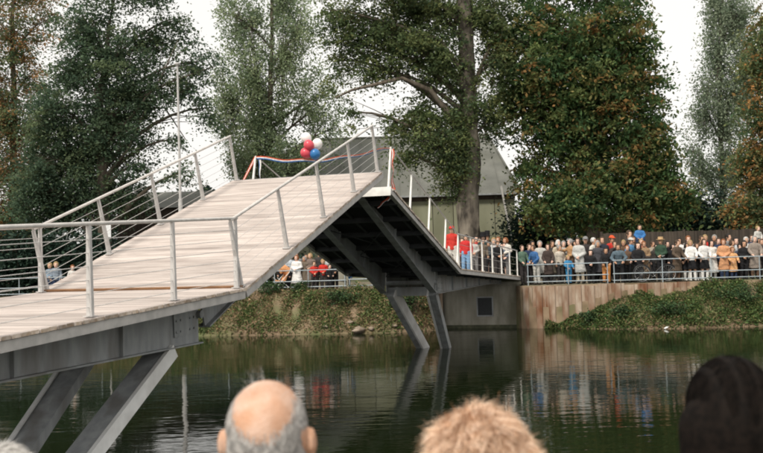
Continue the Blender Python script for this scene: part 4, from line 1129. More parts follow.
CROWD = [
 # right of the bridge, from left to right
 (537, 247, .10, 'lean', -25, (J, BL), (T, LG), ('short', hN), 'person in blue jacket bending at the rail beside the bridge end'),
 (541, 243, .75, 'side', 10, ('coat', LG), (T, GY), ('short', hG), 'grey haired person in pale coat behind the bending blue jacket'),
 (528, 246, .55, 'front', 20, ('anorak', NV), (T, DK), ('short', hN), 'person in navy anorak at the very end of the bridge railing'),
 (548.5, 246, .05, 'rail', -5, ('coat', (.06, .045, .04)), (T, BK), ('bob', hN), 'woman in dark brown coat holding the rail above the sheet piles'),
 (556, 242, .55, 'side', 35, ('coat', BE), (T, GY), ('bob', hW), 'white haired woman in beige coat turned left'),
 (563.5, 243, .95, 'front', -20, (J, LG), (T, DK), ('short', hG), 'grey haired man in light jacket behind the tan jacket'),
 (571, 241, .45, 'point', -60, (J, TN), (T, BN), ('short', hG), 'man in tan jacket reaching out to the left'),
 (568.5, 257, .02, 'rail', 0, ('anorak', SB), (T, SB), ('short', hY), 'small blond child in bright blue snowsuit at the rail'),
 (580.5, 240, .15, 'front', -15, ('coat', (.50, .50, .48)), ('tights', BE), ('bob', hN), 'woman in long light grey coat standing upright'),
 (586.5, 239, .95, 'side', 15, (J, DK), (T, DK), ('short', hG), 'man in grey flat cap and dark jacket behind the long grey coat', ('cap', GY)),
 (590.5, 252, .05, 'front', 5, (J, BK), (T, BK), ('bob', hB), 'dark haired child in black jacket at the rail'),
 (594, 240, .60, 'side', 40, (J, (.62, .60, .55)), (T, GY), ('short', hW), 'white haired man in cream jacket turned towards the grey coat'),
 (604, 239, .55, 'side', -10, (J, (.03, .035, .05), WH), (T, DK), ('short', hN), 'tall man in dark jacket left of the orange cap'),
 (606, 250, .06, 'rail', 5, (J, BK), (T, OG), ('short', hB), 'child in black jacket and orange trousers at the rail'),
 (611.5, 238, 1.1, 'side', 0, ('anorak', RD), (T, NV), ('short', hN), 'person in bright orange red cap at the back', ('cap', (.65, .10, .04))),
 (619.5, 246, .04, 'lean', 8, (J, (.10, .14, .17)), (T, BK), ('short', hN), 'man in slate blue sweater leaning on the railing'),
 (624, 242, .85, 'side', -10, ('anorak', BN), (T, DK), ('short', hY), 'fair haired person in brown anorak behind the slate sweater'),
 (630, 240, .45, 'front', 10, ('anorak', (.10, .24, .42)), (T, LG), ('short', hN), 'man in pale cap and blue vest with light trousers', ('cap', LG)),
 (637.5, 245, .05, 'rail', -8, ('coat', BK), (T, BK), ('bob', hB), 'woman in black coat at the rail below the raised child'),
 (645.5, 243, .25, 'front', 12, ('coat', (.30, .20, .12)), (T, BN), ('short', hR), 'person in brown coat left of the bicycle'),
 (651, 243, .85, 'camera', 0, (J, (.34, .30, .24)), (T, GY), ('short', hN), 'person in khaki jacket raising a camera behind the bicycle'),
 (661, 240, .30, 'front', -15, (J, GR), (T, BK), ('short', hY), 'person in straw hat and dark green jacket behind the bicycle', ('hat', (.52, .36, .20))),
 (668.5, 243, .75, 'side', 20, (J, BK), (T, BK), ('short', hB), 'person in black behind the straw hat'),
 (676, 242, .10, 'rail', 10, ('coat', (.10, .075, .055)), (T, BN), ('short', hN), 'man in dark brown overcoat right of the bicycle'),
 (682, 240, .70, 'side', -12, (J, WH), (T, BK), ('bob', hB), 'dark haired person in white jacket behind the overcoat'),
 (688, 238, .95, 'front', 0, (J, (.30, .28, .27)), (T, DK), ('short', hR), 'red haired person in grey jacket at the back left of the pair in white jackets'),
 (692.5, 242, .12, 'rail', 15, (J, WH), ('skirt', BK), ('bob', hY), 'fair girl in white jacket, black skirt and white boots at the rail', None, False, ('boots', WH)),
 (699.5, 238, .95, 'side', 0, (J, BN), (T, DK), ('short', hN), 'dark haired man in brown jacket behind the pair in white jackets'),
 (704.5, 241, .12, 'rail', -12, (J, (.66, .65, .64)), ('skirt', BK), ('bob', hN), 'brown haired girl in white jacket, black skirt and white boots at the rail', None, False, ('boots', WH)),
 (706, 237, 1.1, 'side', 5, (J, RD), (T, DK), ('short', hY), 'fair man in red jacket behind the brown haired girl in white'),
 (712.5, 242, .30, 'front', 5, ('dress', (.70, .69, .66)), ('tights', WH), ('long', hB), 'woman with long black hair in white dress'),
 (718, 240, .90, 'side', -5, (J, NV), (T, DK), ('short', hN), 'person in navy jacket behind the long black hair'),
 (724, 241, .10, 'front', -8, ('coat', (.58, .30, .16), PK), (T, NV), ('bob', hR), 'woman in tan coat with pink top at the rail'),
 (728.5, 236, 1.0, 'side', 10, (J, GY), (T, DK), ('short', hB), 'tall dark haired person in grey jacket behind the tan coats'),
 (733.5, 249, .05, 'rail', 6, ('coat', (.66, .37, .18)), (T, NV), ('short', hR), 'child in orange tan coat at the rail'),
 (737.5, 240, .55, 'side', -10, (J, (.60, .64, .68)), (T, GY), ('short', hB), 'dark haired man in pale blue shirt behind the child in tan'),
 (743.5, 243, .15, 'front', -25, (J, BK), (T, BK), ('bob', hB), 'person in black jacket right of the child in tan'),
 (748, 239, .80, 'side', 8, (J, (.58, .57, .55)), (T, DK), ('short', hW), 'white haired person behind the black jacket'),
 (754.5, 238, .12, 'rail', 4, ('coat', (.26, .22, .19)), ('tights', BN), ('bob', hG), 'woman in grey brown coat at the rail near the right edge'),
 (762, 241, .30, 'side', -6, (J, DK), (T, DK), ('short', hN), 'person in dark jacket cut by the right edge'),
 (523.5, 247, .20, 'rail', 10, (J, (.10, .16, .12)), (T, DK), ('short', hN), 'person in dark green jacket right beside the last white bridge post'),
 (533, 243, 1.0, 'side', 0, (J, BN), (T, DK), ('short', hB), 'dark haired man in brown behind the bending blue jacket, left side'),
 (551.5, 243, 1.1, 'side', 0, (J, DK), (T, DK), ('short', hN), 'man in dark jacket looking over the dark brown coat'),
 (560, 247, .35, 'side', 15, (J, (.52, .47, .40)), (T, DK), ('short', hG), 'short grey haired person between beige coat and tan jacket'),
 (576, 243, .85, 'side', -10, (J, BK), (T, BK), ('bob', hN), 'woman in black between tan jacket and long grey coat'),
 (598.5, 243, .40, 'side', 0, ('coat', (.07, .07, .08)), (T, BK), ('bob', hG), 'grey haired woman in charcoal coat left of the dark jacket man'),
 (600, 241, 1.15, 'side', 0, (J, BN), (T, DK), ('short', hN), 'man in brown jacket in the back row above the charcoal coat'),
 (615.5, 243, .65, 'camera', 0, (J, DK), (T, DK), ('short', hN), 'person raising both hands to the face below the orange red cap'),
 (626.5, 247, .20, 'rail', 5, (J, BN), (T, BK), ('short', hR), 'red haired person in brown between slate sweater and blue vest'),
 (641.5, 241, .75, 'side', 5, (J, (.45, .18, .12)), (T, DK), ('short', hY), 'fair haired person in rust red behind the woman in black coat'),
 (656, 246, .45, 'side', 10, (J, (.05, .045, .04)), (T, BK), ('short', hB), 'dark clothed person just left of the straw hat'),
 (672.5, 246, .35, 'side', -8, (J, BK), (T, BK), ('bob', hB), 'dark haired woman in black between straw hat and overcoat'),
 (686.5, 245, .40, 'side', 5, (J, BK), ('skirt', BK), ('bob', hB), 'dark haired girl in black left of the pair in white jackets', None, False, ('boots', WH)),
 (698, 245, .45, 'front', 0, (J, BK, WH), ('skirt', BK), ('bob', hN), 'girl in black standing between the pair in white jackets', None, False, ('boots', WH)),
 (715.5, 237, 1.2, 'side', 0, (J, DK), (T, DK), ('short', hG), 'tall grey haired man in dark jacket behind the white dress'),
 (731, 242, .50, 'side', 0, (J, (.55, .50, .42)), (T, DK), ('bob', hN), 'woman in cream jacket between the two tan coats'),
 (740.5, 246, .35, 'side', 0, (J, (.07, .08, .12)), (T, BK), ('short', hB), 'short person in dark navy between child in tan and black jacket'),
 (758.5, 240, .75, 'side', 0, (J, (.12, .10, .09)), (T, DK), ('bob', hB), 'dark haired woman in brown behind the grey brown coat'),
 (306.5, 256, 1.05, 'side', 0, (J, BN), (T, DK), ('short', hN), 'man in brown at the back between the two brown coats under the hump'),
 (329.5, 266, .12, 'rail', 0, (J, BK), (T, BK), ('short', hB), 'small dark child at the rail right of the red jackets'),
 (287, 268, .25, 'front', 15, (J, (.05, .05, .06)), (T, BK), ('short', hN), 'child in dark jacket standing by the pushchair'),
 # left of the bridge, seen under the hump
 (296.5, 257, .30, 'front', -20, ('dress', WH), ('tights', WH), ('bob', hR), 'woman in white dress at the pale railing under the hump'),
 (290, 256, .95, 'side', 5, (J, (.50, .55, .60)), (T, DK), ('short', hR), 'red haired person in pale blue jacket behind the woman in white'),
 (304, 258, .55, 'side', 10, ('coat', (.16, .13, .10)), (T, DK), ('bob', hG), 'grey haired woman in dark brown coat right of the white dress'),
 (310, 255, .50, 'front', -8, ('coat', (.18, .14, .12)), (T, DK), ('bob', hY), 'fair haired woman in long brown coat in the group under the hump'),
 (299, 254, 1.2, 'side', 0, (J, GY), (T, DK), ('short', hN), 'man in grey jacket at the back of the group under the hump'),
 (319, 253, .65, 'side', 8, (J, DK), (T, DK), ('short', hR), 'tall man in dark jacket behind the red jackets'),
 (313.5, 263, .18, 'front', -5, (J, RD), (T, DK), ('short', hN), 'left child in red jacket under the hump'),
 (324, 261, .20, 'front', 10, (J, (.55, .04, .03)), (T, DK), ('short', hY), 'right child in red jacket under the hump'),
 (328.5, 257, .85, 'side', -12, (J, (.45, .46, .46)), (T, GY), ('short', hW), 'white haired man in light grey jacket under the hump'),
 (334.5, 262, .30, 'front', 0, (J, BK, RD), (T, BK), ('short', hN), 'person in black jacket over red beside the grey block'),
 (347.5, 270, .30, 'lean', 15, ('anorak', (.03, .16, .38)), (T, NV), ('short', hN), 'crouched child in blue anorak right of the grey block'),
 (282, 262, .55, 'side', 0, (J, BK), (T, BK), ('short', hN), 'person in black behind the pushchair'),
 # far left, through the wires
 (50.5, 265, .30, 'front', -15, (J, (.20, .26, .32)), (T, NV), ('short', hY), 'left child in grey blue jacket seen through the left wires'),
 (56, 264, .35, 'side', 12, (J, (.24, .28, .33)), (T, NV), ('short', hY), 'right child in grey blue jacket seen through the left wires'),
 (72, 267, .35, 'front', 0, (J, (.62, .60, .57)), (T, GY), ('short', hR), 'red haired child in pale jacket low behind the leaf edge'),
]
for row in CROWD:
    px, head, back, pose, rz, top, bottom, hair, label = row[:9]
    hat = row[9] if len(row) > 9 else None; ch = head > 244.5 + (270 - 244.5) * (1 if px < 400 else 0)
    shoes = row[11] if len(row) > 11 else ('shoes', (.03, .028, .025))
    kid = 'child' in label
    bank_person(px, head, back, pose, rz, top, bottom, hair, label, hat, kid, shoes)
# children carried on shoulders: the carrier stands behind the front row
bank_person(635, 238.5, .95, 'side', 5, (J, (.16, .13, .11)), (T, DK), ('short', hN), 'man carrying a child in bright blue on his shoulders')
x = at(635.5, 230, 39.0)
yy = yrail(x.x) + .32 + .95 + .05; H = at(635.5, 227.5, yy).z
person('small child in bright blue anorak riding on shoulders above the crowd', (x.x, yy, H - 1.08), R(-8), 1.10, 'sit', ('anorak', (.05, .17, .40)), (T, NV), ('short', hN), child=True)
bank_person(628.5, 233, 1.15, 'side', 0, (J, DK), (T, DK), ('short', hN), 'very tall dark haired man in dark jacket left of the riding child')
bank_person(754, 237, 1.05, 'side', 0, (J, NV), (T, DK), ('short', hN), 'man in navy carrying a fair child on his shoulders at the right')
x = at(754.5, 230, 38.5); yy = yrail(x.x) + .32 + 1.05 + .05; H = at(754.5, 228.5, yy).z
person('fair child in grey riding on shoulders at the right of the crowd', (x.x, yy, H - 1.0), R(5), 1.02, 'sit', ('jacket', LG), (T, GY), ('short', hY), child=True)
# on the far bridge deck
def deck_person(px, head, t, rz, pose, top, bottom, hair, label, hat=None, child=False):
    # find s so that the person stands under this photo column at offset t
    best = min((abs((lambda P: (P.x / P.y * F_PX) - px_ray(px, head)[0] / px_ray(px, head)[1] * F_PX)(Bw(t, s, 0))), s) for s in np.arange(14.6, 25.3, .05))
    s = best[1]; z = Z2 + (DZ - Z2) * (s - S2) / LA
    P = Bw(t, s, z); H = at(px, head, P.y).z - P.z
    person(label, P, R(rz) - YAW, H, pose, top, bottom, hair, hat, child, group='people on the far bridge deck')
DECK = [
 (452.5, 228.5, 1.05, 10, 'side', (J, RD), (T, LG), ('short', hN), 'musician in red tunic and red cap, foremost on the far deck', ('cap', RD)),
 (465, 236.5, 1.15, -15, 'side', (J, (.52, .04, .04)), (T, LB), ('short', hB), 'person in red jacket and pale blue jeans on the far deck'),
 (473.5, 240, 1.0, 20, 'front', (J, (.48, .46, .43)), (T, GY), ('short', hN), 'person in pale grey jacket right of the red jacket on the deck'),
 (484, 237, .95, 0, 'side', (J, (.03, .05, .05)), ('skirt', (.30, .05, .035)), ('bob', hB), 'woman in dark jacket and dark red skirt on the deck', ('top_hat', BK)),
 (491.5, 236, .5, 5, 'side', (J, BK), (T, BK), ('short', hB), 'person in black hat at the back of the deck', ('top_hat', BK)),
 (497, 243, 1.1, 15, 'front', (J, BK, RD), (T, DK), ('short', hN), 'person in black over red in the middle of the deck'),
 (503.5, 241, .75, -20, 'side', (J, (.45, .45, .45)), (T, BK), ('short', hG), 'grey haired man in light grey jacket on the deck'),
 (511.5, 238.5, .95, 10, 'side', ('shirt', WH), (T, GY), ('short', hR), 'man in white shirt and grey trousers near the deck end'),
 (516, 239.5, .45, -10, 'side', ('shirt', (.66, .66, .65)), (T, DK), ('short', hG), 'grey haired man in off white shirt at the deck end'),
 (458.5, 244, .25, 0, 'side', (J, TN), (T, DK), ('short', hN), 'person in tan jacket behind the two in red on the deck'),
 (456, 238, .55, -10, 'side', (J, (.55, .05, .04)), (T, DK), ('short', hN), 'red jacketed musician half hidden behind the foremost one', ('cap', RD)),
 (476, 238, .6, 0, 'side', (J, (.42, .05, .04)), (T, DK), ('short', hB), 'person in dark red jacket left of the black hats on the deck'),
 (487, 240, .15, 0, 'side', (J, (.55, .53, .48)), (T, DK), ('short', hG), 'grey haired man in cream at the far side of the deck'),
 (509, 239, .2, 0, 'side', (J, (.58, .56, .52)), (T, DK), ('short', hN), 'dark haired man in cream jacket near the deck end'),
 (505.5, 239.5, 1.2, -8, 'front', (J, (.60, .57, .52)), (T, GY), ('bob', hR), 'red haired woman in ivory jacket at the deck rail'),
 (461.5, 240, .75, 10, 'front', (J, (.45, .05, .04)), (T, DK), ('short', hN), 'smaller musician in dark red between the two red jackets on the deck'),
 (481, 240.5, 1.2, 5, 'side', (J, (.16, .13, .10)), (T, DK), ('short', hN), 'person in brown at the rail left of the dark red skirt'),
 (494.5, 239.5, .75, -5, 'side', (J, (.50, .49, .47)), (T, BK), ('bob', hY), 'fair haired woman in pale grey in the middle of the deck'),
 (514.5, 244, 1.2, 12, 'rail', (J, (.10, .12, .16)), (T, BK), ('short', hB), 'dark haired youth in slate jacket at the last deck post'),
 (469, 243, .55, 5, 'side', (J, DK), (T, DK), ('short', hR), 'red haired person in dark jacket between red and grey jackets on the deck'),
 (488, 243, 1.15, -10, 'front', (J, (.05, .06, .07)), (T, BK), ('short', hN), 'person in charcoal at the rail right of the dark red skirt'),
 (500.5, 238, .35, 10, 'side', (J, BN), (T, DK), ('short', hN), 'tall man in brown jacket at the back of the deck'),
 (507.5, 245, 1.15, 0, 'rail', (J, BK), ('skirt', BK), ('bob', hB), 'dark haired woman in black skirt before the grey haired man on the deck'),
 (478.5, 242, .35, 0, 'side', (J, (.55, .53, .5)), (T, DK), ('bob', hY), 'fair haired person in cream at the back of the deck'),
]
for r_ in DECK: deck_person(*r_)

# ------------------------------------------------------------------ things in the crowd
def bicycle():
    p = at(655, 270, 37.3); p.y = yrail(p.x) + .16
    root = empty('bicycle', (p.x, p.y, QUAY), .03); tag(root, 'black bicycle leaning against the quay railing', 'bicycle')
    blk, met = plain('black_enamel', (.02, .02, .022), .35, spec=.5), plain('bright_metal', (.5, .5, .5), .3, .6)
    for x in (-.50, .52):
        b = MB(); b.torus((x, 0, .33), .32, .019, 'Z'); w = b.build('wheel', plain('tyre', (.03, .03, .03), .8), root)
        b = MB()
        for k in range(18):
            a = 2*math.pi*k/18; b.tube([(x, 0, .33), (x + .31*math.cos(a), 0, .33 + .31*math.sin(a))], .003, 4)
        b.torus((x, 0, .33), .30, .009, 'Z'); b.tube([(x, -.04, .33), (x, .04, .33)], .018, 8); b.build('spokes', met, w)
    b = MB(); bb, st, hd = (-.06, 0, .30), (-.20, 0, .80), (.36, 0, .84)
    for q in ((bb, st), (bb, (.38, 0, .70)), (st, hd), (bb, (-.50, 0, .33)), (st, (-.50, 0, .33)), (hd, (.52, 0, .33)), (hd, (.34, 0, .98))): b.tube(q, .016, 7)
    b.build('frame', blk, root)
    b = MB(); b.tube([(.22, -.27, .98), (.34, -.22, 1.02), (.36, 0, 1.0), (.34, .22, 1.02), (.22, .27, .98)], .013, 7); b.build('handlebar', met, root)
    b = MB(); b.tube([(-.20, 0, .8), (-.22, 0, .92)], .013, 6); b.build('seat_post', met, root)
    b = MB(); b.tube([(-.36, 0, .95), (-.24, 0, .95), (-.06, 0, .94)], [.085, .07, .022], 8); b.build('saddle', plain('saddle_leather', (.04, .03, .025)), root)
    b = MB(); b.torus((-.06, .03, .30), .09, .008, 'Z', 18, 5); b.tube([(-.06, .05, .30), (.06, .06, .19)], .01, 5); b.tube([(-.06, -.05, .30), (-.18, -.06, .41)], .01, 5); b.build('crank', met, root)
    for x in (-.50, .52):
        b = MB(); b.tube([(x + .36*math.cos(a), 0, .33 + .36*math.sin(a)) for a in [math.pi*(.05 + .9*i/8) for i in range(9)]], .02, 5); b.build('mudguard', blk, root)
bicycle()
def pushchair():
    p = at(280, 280, 40.4); y = yrail(p.x) + .35
    root = empty('pushchair', (p.x, y, QUAY), .5); tag(root, 'orange fabric pushchair with white frame left of the woman in white', 'pushchair')
    wm, fm = plain('white_tube', (.72, .72, .70)), cloth((.62, .30, .14))
    b = MB()
    for y_ in (-.22, .22): b.tube([(-.35, y_, .08), (.30, y_, .75), (.42, y_, .95)], .014, 6); b.tube([(.32, y_, .08), (-.25, y_, .55)], .014, 6)
    b.tube([(.42, -.22, .95), (.42, .22, .95)], .014, 6); b.build('frame', wm, root)
    b = MB(); b.beam((-.22, 0, .42), (.10, 0, .38), .40, .05); b.beam((.10, 0, .38), (.30, 0, .80), .40, .05); b.build('seat', fm, root)
    b = MB(); b.tube([(.30, 0, .80), (.15, 0, .92), (-.02, 0, .88)], .2, 8, .18); b.build('hood', fm, root)
    for x in (-.35, .32):
        for y_ in (-.24, .24): b = MB(); b.torus((x, y_, .085), .07, .018, 'Z', 14, 5); b.build('wheel', plain('tyre', (.03, .03, .03), .8), root)
pushchair()
p = at(343.5, 284, 40.0); y = yrail(p.x) + .25
b = MB(); b.box(-.20, .20, -.18, .18, 0, .78); b.box(-.24, .24, -.22, .22, .781, .86)
tag(b.build('stone_block', M_CONC, None, (p.x, y, QUAY)), 'squat grey stone block at the quay edge under the hump', 'block')
p = at(108, 230, 41.5)
sg = empty('notice_board', (p.x, 41.5, QUAY)); tag(sg, 'small white notice board behind the left leaf railing', 'sign')
b = MB(); b.tube([(0, .03, 0), (0, .03, p.z - QUAY + .2)], .03, 7); b.build('post', M_POST, sg)
b = MB(); b.box(-.13, .13, -.02, .0, p.z - QUAY - .32, p.z - QUAY + .28); b.build('board', plain('white_board', (.72, .73, .74)), sg)

# ------------------------------------------------------------------ ribbon and balloons at the crown
RB_R, RB_W, RB_B = cloth((.62, .10, .05)), cloth((.80, .79, .77)), cloth((.06, .16, .42))
def ribbon(name, label, pts, w=.055, up=(0, 0, 1), mats=None, twist=0.0):
    b = MB(); pts = [Vector(p) for p in pts]; u0 = Vector(up)
    for k in range(3):
        vs = []
        for i, p in enumerate(pts):
            d = (pts[min(i+1, len(pts)-1)] - pts[max(i-1, 0)]).normalized()
            sd = u0 - d * u0.dot(d)
            if sd.length < .1: sd = Vector((1, 0, 0))
            sd.normalize(); sd = Matrix.Rotation(twist * i, 3, d) @ sd
            nn = d.cross(sd) * .0012
            for e in (k - 1.5, k - .5):
                for q in (-1, 1): vs.append(p + sd * (e * w / 3) + nn * q)
        fs = []
        for i in range(len(pts) - 1):
            a = i * 4; c = a + 4
            fs += [(a, c, c+2, a+2), (a+1, a+3, c+3, c+1), (a, a+1, c+1, c), (a+2, c+2, c+3, a+3)]
        b.add(vs, fs, True, k)
    return tag(b.build(name, mats or (RB_B, RB_W, RB_R)), label, 'ribbon', 'ribbons tied at the bridge crown')
PL, PR = leaf2.p(-WI, L2 - .08, .97), leaf2.p(WI, L2 - .08, .97)
def lw(v): return Bw(v[0], v[1], v[2])
pts = []
for i in range(25):
    f = i / 24; q = PL.lerp(PR, f); pts.append(lw(q) + Vector((0, 0, -.16 * math.sin(math.pi * min(1, f * 1.05)) + .02 * math.sin(f * 22) - .01)))
ribbon('ribbon', 'red white and blue ribbon stretched across the bridge crown', pts, .075, twist=.05)
base_r, base_l = lw(PR), lw(PL)
ribbon('ribbon', 'ribbon tail hanging down the right crown post', [base_r + Vector((.03 + .02*math.sin(i*1.3), -.03, -.02 - .085*i)) for i in range(12)], .08, (1, 0, 0), (RB_R, RB_W, RB_R), .25)
e_ = base_r + Vector((.02, -.05, -.98))
ribbon('ribbon', 'red ribbon end fluttering below the right crown corner', [e_ + Vector((.03 - .055*i, -.02, -.05 - .045*i + .02*math.sin(i*1.7))) for i in range(8)], .085, (1, 0, .4), (RB_R, RB_R, RB_W), .2)
ribbon('ribbon', 'bunched ribbon loop lying on the deck corner at the crown', [e_ + Vector((.04 - .06*i, -.03, .02 + .03*math.sin(i*1.1))) for i in range(9)], .08, (0, .3, 1), (RB_B, RB_W, RB_R), .35)
ribbon('ribbon', 'red ribbon slanting from the left crown post to the deck', [base_l + Vector((-.045*i, -.02, -.082*i)) for i in range(9)], .06, (1, 0, 1), (RB_R, RB_W, RB_R), .1)
ribbon('ribbon', 'short ribbon tail hanging inside the left crown post', [base_l + Vector((.10 + .01*math.sin(i), -.02, -.06 - .07*i)) for i in range(9)], .06, (1, 0, 0), (RB_B, RB_W, RB_W), .2)
def balloon_mat(n, c):
    m, nn, p = _new(n); p.inputs['Base Color'].default_value = (*c, 1); p.inputs['Roughness'].default_value = .3
    p.inputs['Subsurface Weight'].default_value = .15
    nz = nn.nodes.new('ShaderNodeTexNoise'); nz.inputs['Scale'].default_value = 3; rp = nn.nodes.new('ShaderNodeMapRange'); rp.inputs[3].default_value = .26; rp.inputs[4].default_value = .36
    nn.links.new(nz.outputs[0], rp.inputs[0]); nn.links.new(rp.outputs[0], p.inputs['Roughness']); return m
bm = {'w': balloon_mat('white_balloon', (.80, .78, .76)), 'r': balloon_mat('red_balloon', (.62, .07, .10)), 'b': balloon_mat('blue_balloon', (.03, .17, .42))}
tie = pts[11] + Vector((0, 0, 0))
for (px, py, c, dd, lab) in ((306.3, 138, 'w', .12, 'left white balloon at the top of the bunch'), (317.3, 144, 'w', .14, 'right white balloon of the bunch'),
                             (309, 145.5, 'r', -.10, 'upper red balloon of the bunch'), (306, 153.2, 'r', -.06, 'lower red balloon of the bunch'), (315, 154.3, 'b', -.08, 'blue balloon at the bottom of the bunch')):
    dep = tie.y + dd; P = at(px, py, dep); rr = .125
    d = (P - tie).normalized()
    ax = d if d.z > .2 else (d + Vector((0, 0, .6))).normalized()
    root = empty('balloon', P); tag(root, lab, 'balloon', 'balloons tied to the crown ribbon')
    root.rotation_euler = ax.to_track_quat('Z', 'Y').to_euler()
    prof = [(0, -rr*1.28), (rr*.12, -rr*1.30), (rr*.07, -rr*1.22)] + [(rr * math.sin(t) * (1 - .10 * max(0, -math.cos(math.pi - t)) ), -rr*1.12*math.cos(t)) for t in [math.pi*(.06 + .94*i/14) for i in range(15)]]
    b = MB(); b.lathe(prof, 20); b.build('skin', bm[c], root)
    kn = P - ax * rr * 1.3; b = MB(); inv = root.rotation_euler.to_matrix().inverted()
    b.tube([inv @ (kn - P), inv @ (tie - P)], .003, 4); b.build('string', M_WHITEPOST, root)

# ------------------------------------------------------------------ onlookers in the foreground, seen from behind
FH = .012
def strands(name, roots, dirs, length, mat, width=.0016, seg=4, gravity=.5, curl=0.0, jitter=.25, shell=None):
    """thin hair ribbons growing from roots along dirs"""
    n = len(roots); L_ = (length * (1 + rng.normal(size=n) * .22).clip(.4, 1.7))[:, None]
    d = dirs + rng.normal(size=(n, 3)) * jitter; d /= np.linalg.norm(d, axis=1)[:, None]
    side = np.cross(d, rng.normal(size=(n, 3))); side /= np.linalg.norm(side, axis=1)[:, None] + 1e-9
    P = [roots]; cur = roots.copy(); dd = d.copy()
    ph = rng.random((n, 1)) * 6.28
    for i in range(seg):
        dd = dd + np.array([0, 0, -gravity / seg]) + curl * (side * np.sin(ph + i * 1.9) + np.cross(d, side) * np.cos(ph + i * 1.9)); dd /= np.linalg.norm(dd, axis=1)[:, None]
        cur = cur + dd * L_ / seg
        if shell:      # keep the lock close to the head: (centre, radii, lift at the tip)
            q = (cur - shell[0]) / np.array(shell[1]); ln = np.linalg.norm(q, axis=1)[:, None]
            want = 1 + (shell[2] if np.isscalar(shell[2]) else shell[2][:, None]) * (i + 1) / seg * (.4 + .6 * (ph / 6.28))
            low = (cur[:, 2] < shell[0][2])[:, None]
            q2 = np.where(low, np.concatenate([q[:, :2] / (np.linalg.norm(q[:, :2], axis=1)[:, None] + 1e-6) * want, q[:, 2:]], 1), q / ln * want)
            cur = q2 * np.array(shell[1]) + shell[0]
        P.append(cur.copy())
    v = np.empty((n, seg + 1, 2, 3), np.float32)
    for i, p in enumerate(P):
        w = width * (1 - .75 * i / seg)
        v[:, i, 0] = p - side * w / 2; v[:, i, 1] = p + side * w / 2
    base = (np.arange(n) * (seg + 1) * 2)[:, None]
    f = []
    for i in range(seg):
        o = i * 2; f.append(np.concatenate([base + o, base + o + 1, base + o + 3, base + o + 2], 1))
    return np_mesh(name, v.reshape(-1, 3), np.concatenate(f), True, (mat,))
def hair_mat(name, c, c2, tip=None, rough=.5, spec=.25):
    return noise_mat(name, c, c2, 60, rough, 0, spec=spec, detail=2)
def onlooker(label, px, top_y, depth, build_hair, top, skin, rz=180.0, hair_h=0.0, wide=1.0):
    """template faces -Y, so turned by 180 degrees it shows its back"""
    P = at(px, top_y, depth); H = P.z - NEAR_Z - hair_h
    key = ('fore', label)
    j = skeleton('side', False)
    me = templ('body', 'side', False, FH)
    o = bpy.data.objects.new('person', me); COL.objects.link(o)
    s = H / 1.778
    o.location = (P.x, depth, NEAR_Z); o.rotation_euler = (0, 0, R(rz)); o.scale = (s * wide, s, s)
    o.material_slots[0].link = 'OBJECT'; o.material_slots[0].material = skin
    tag(o, label, 'person', 'onlookers in the foreground')
    dress_up(o, templ('jacket', 'side', False), 'jacket', cloth(top)); dress_up(o, templ('trousers', 'side', False), 'trousers', cloth(DK))
    dress_up(o, templ('shoes', 'side', False), 'shoes', cloth(BK))
    build_hair(o, head_c(j))
    return o
def scalp(n, c, r, test):
    d = rng.normal(size=(n * 3, 3)); d /= np.linalg.norm(d, axis=1)[:, None]
    d = d[test(d)][:n]
    p = d * np.array(r) + np.array(c); nn = d / np.array(r); nn /= np.linalg.norm(nn, axis=1)[:, None]
    return p, nn, d
SC, SR = np.array([0, .012, .02]), (.0745, .0945, .0985)
def bald_hair(o, hc):
    # ring of short grey hair round the back and sides, darker at the nape, a few wisps on top
    c = hc + SC * 1.12; r = tuple(q * 1.12 for q in SR)
    def ring(d):
        az = np.abs(np.arctan2(d[:, 0], d[:, 1]))               # 0 at the back of the head, pi/2 at the ears
        line = -.16 + .66 * np.clip((az - .28) / .95, 0, 1) ** 1.1 + .12 * rng.normal(size=len(d))
        ear = (np.abs(d[:, 0]) > .90) & (d[:, 2] < .16)
        return (az < 1.9) & (d[:, 2] < line) & (d[:, 2] > -.98) & ~ear
    p, n, d = scalp(17000, c, r, ring)
    lowm = d[:, 2] < -.33 - .25 * np.abs(d[:, 0]) + .12 * rng.normal(size=len(d)) + .10 * np.sin(d[:, 0] * 7)
    g = n * .10 + np.array([0, 0, -1.0])
    sh = (c, r, .035)
    link('hair', strands('hair', p[~lowm], g[~lowm], .017, hair_mat('grey_hair', (.33, .32, .31), (.60, .58, .56)), .0015, 3, .3, jitter=.30, shell=sh), o)
    link('hair', strands('hair', p[lowm], g[lowm], .018, hair_mat('dark_grey_hair', (.045, .04, .04), (.15, .135, .13)), .0015, 3, .3, jitter=.30, shell=sh), o)
    p, n, d = scalp(70, c, r, lambda d: (d[:, 2] > .72))
    link('hair', strands('hair', p, n * .5 + np.array([.5, 0, .2]), .035, hair_mat('grey_hair', (.33, .32, .31), (.60, .58, .56)), .0007, 5, .8, jitter=.5), o)
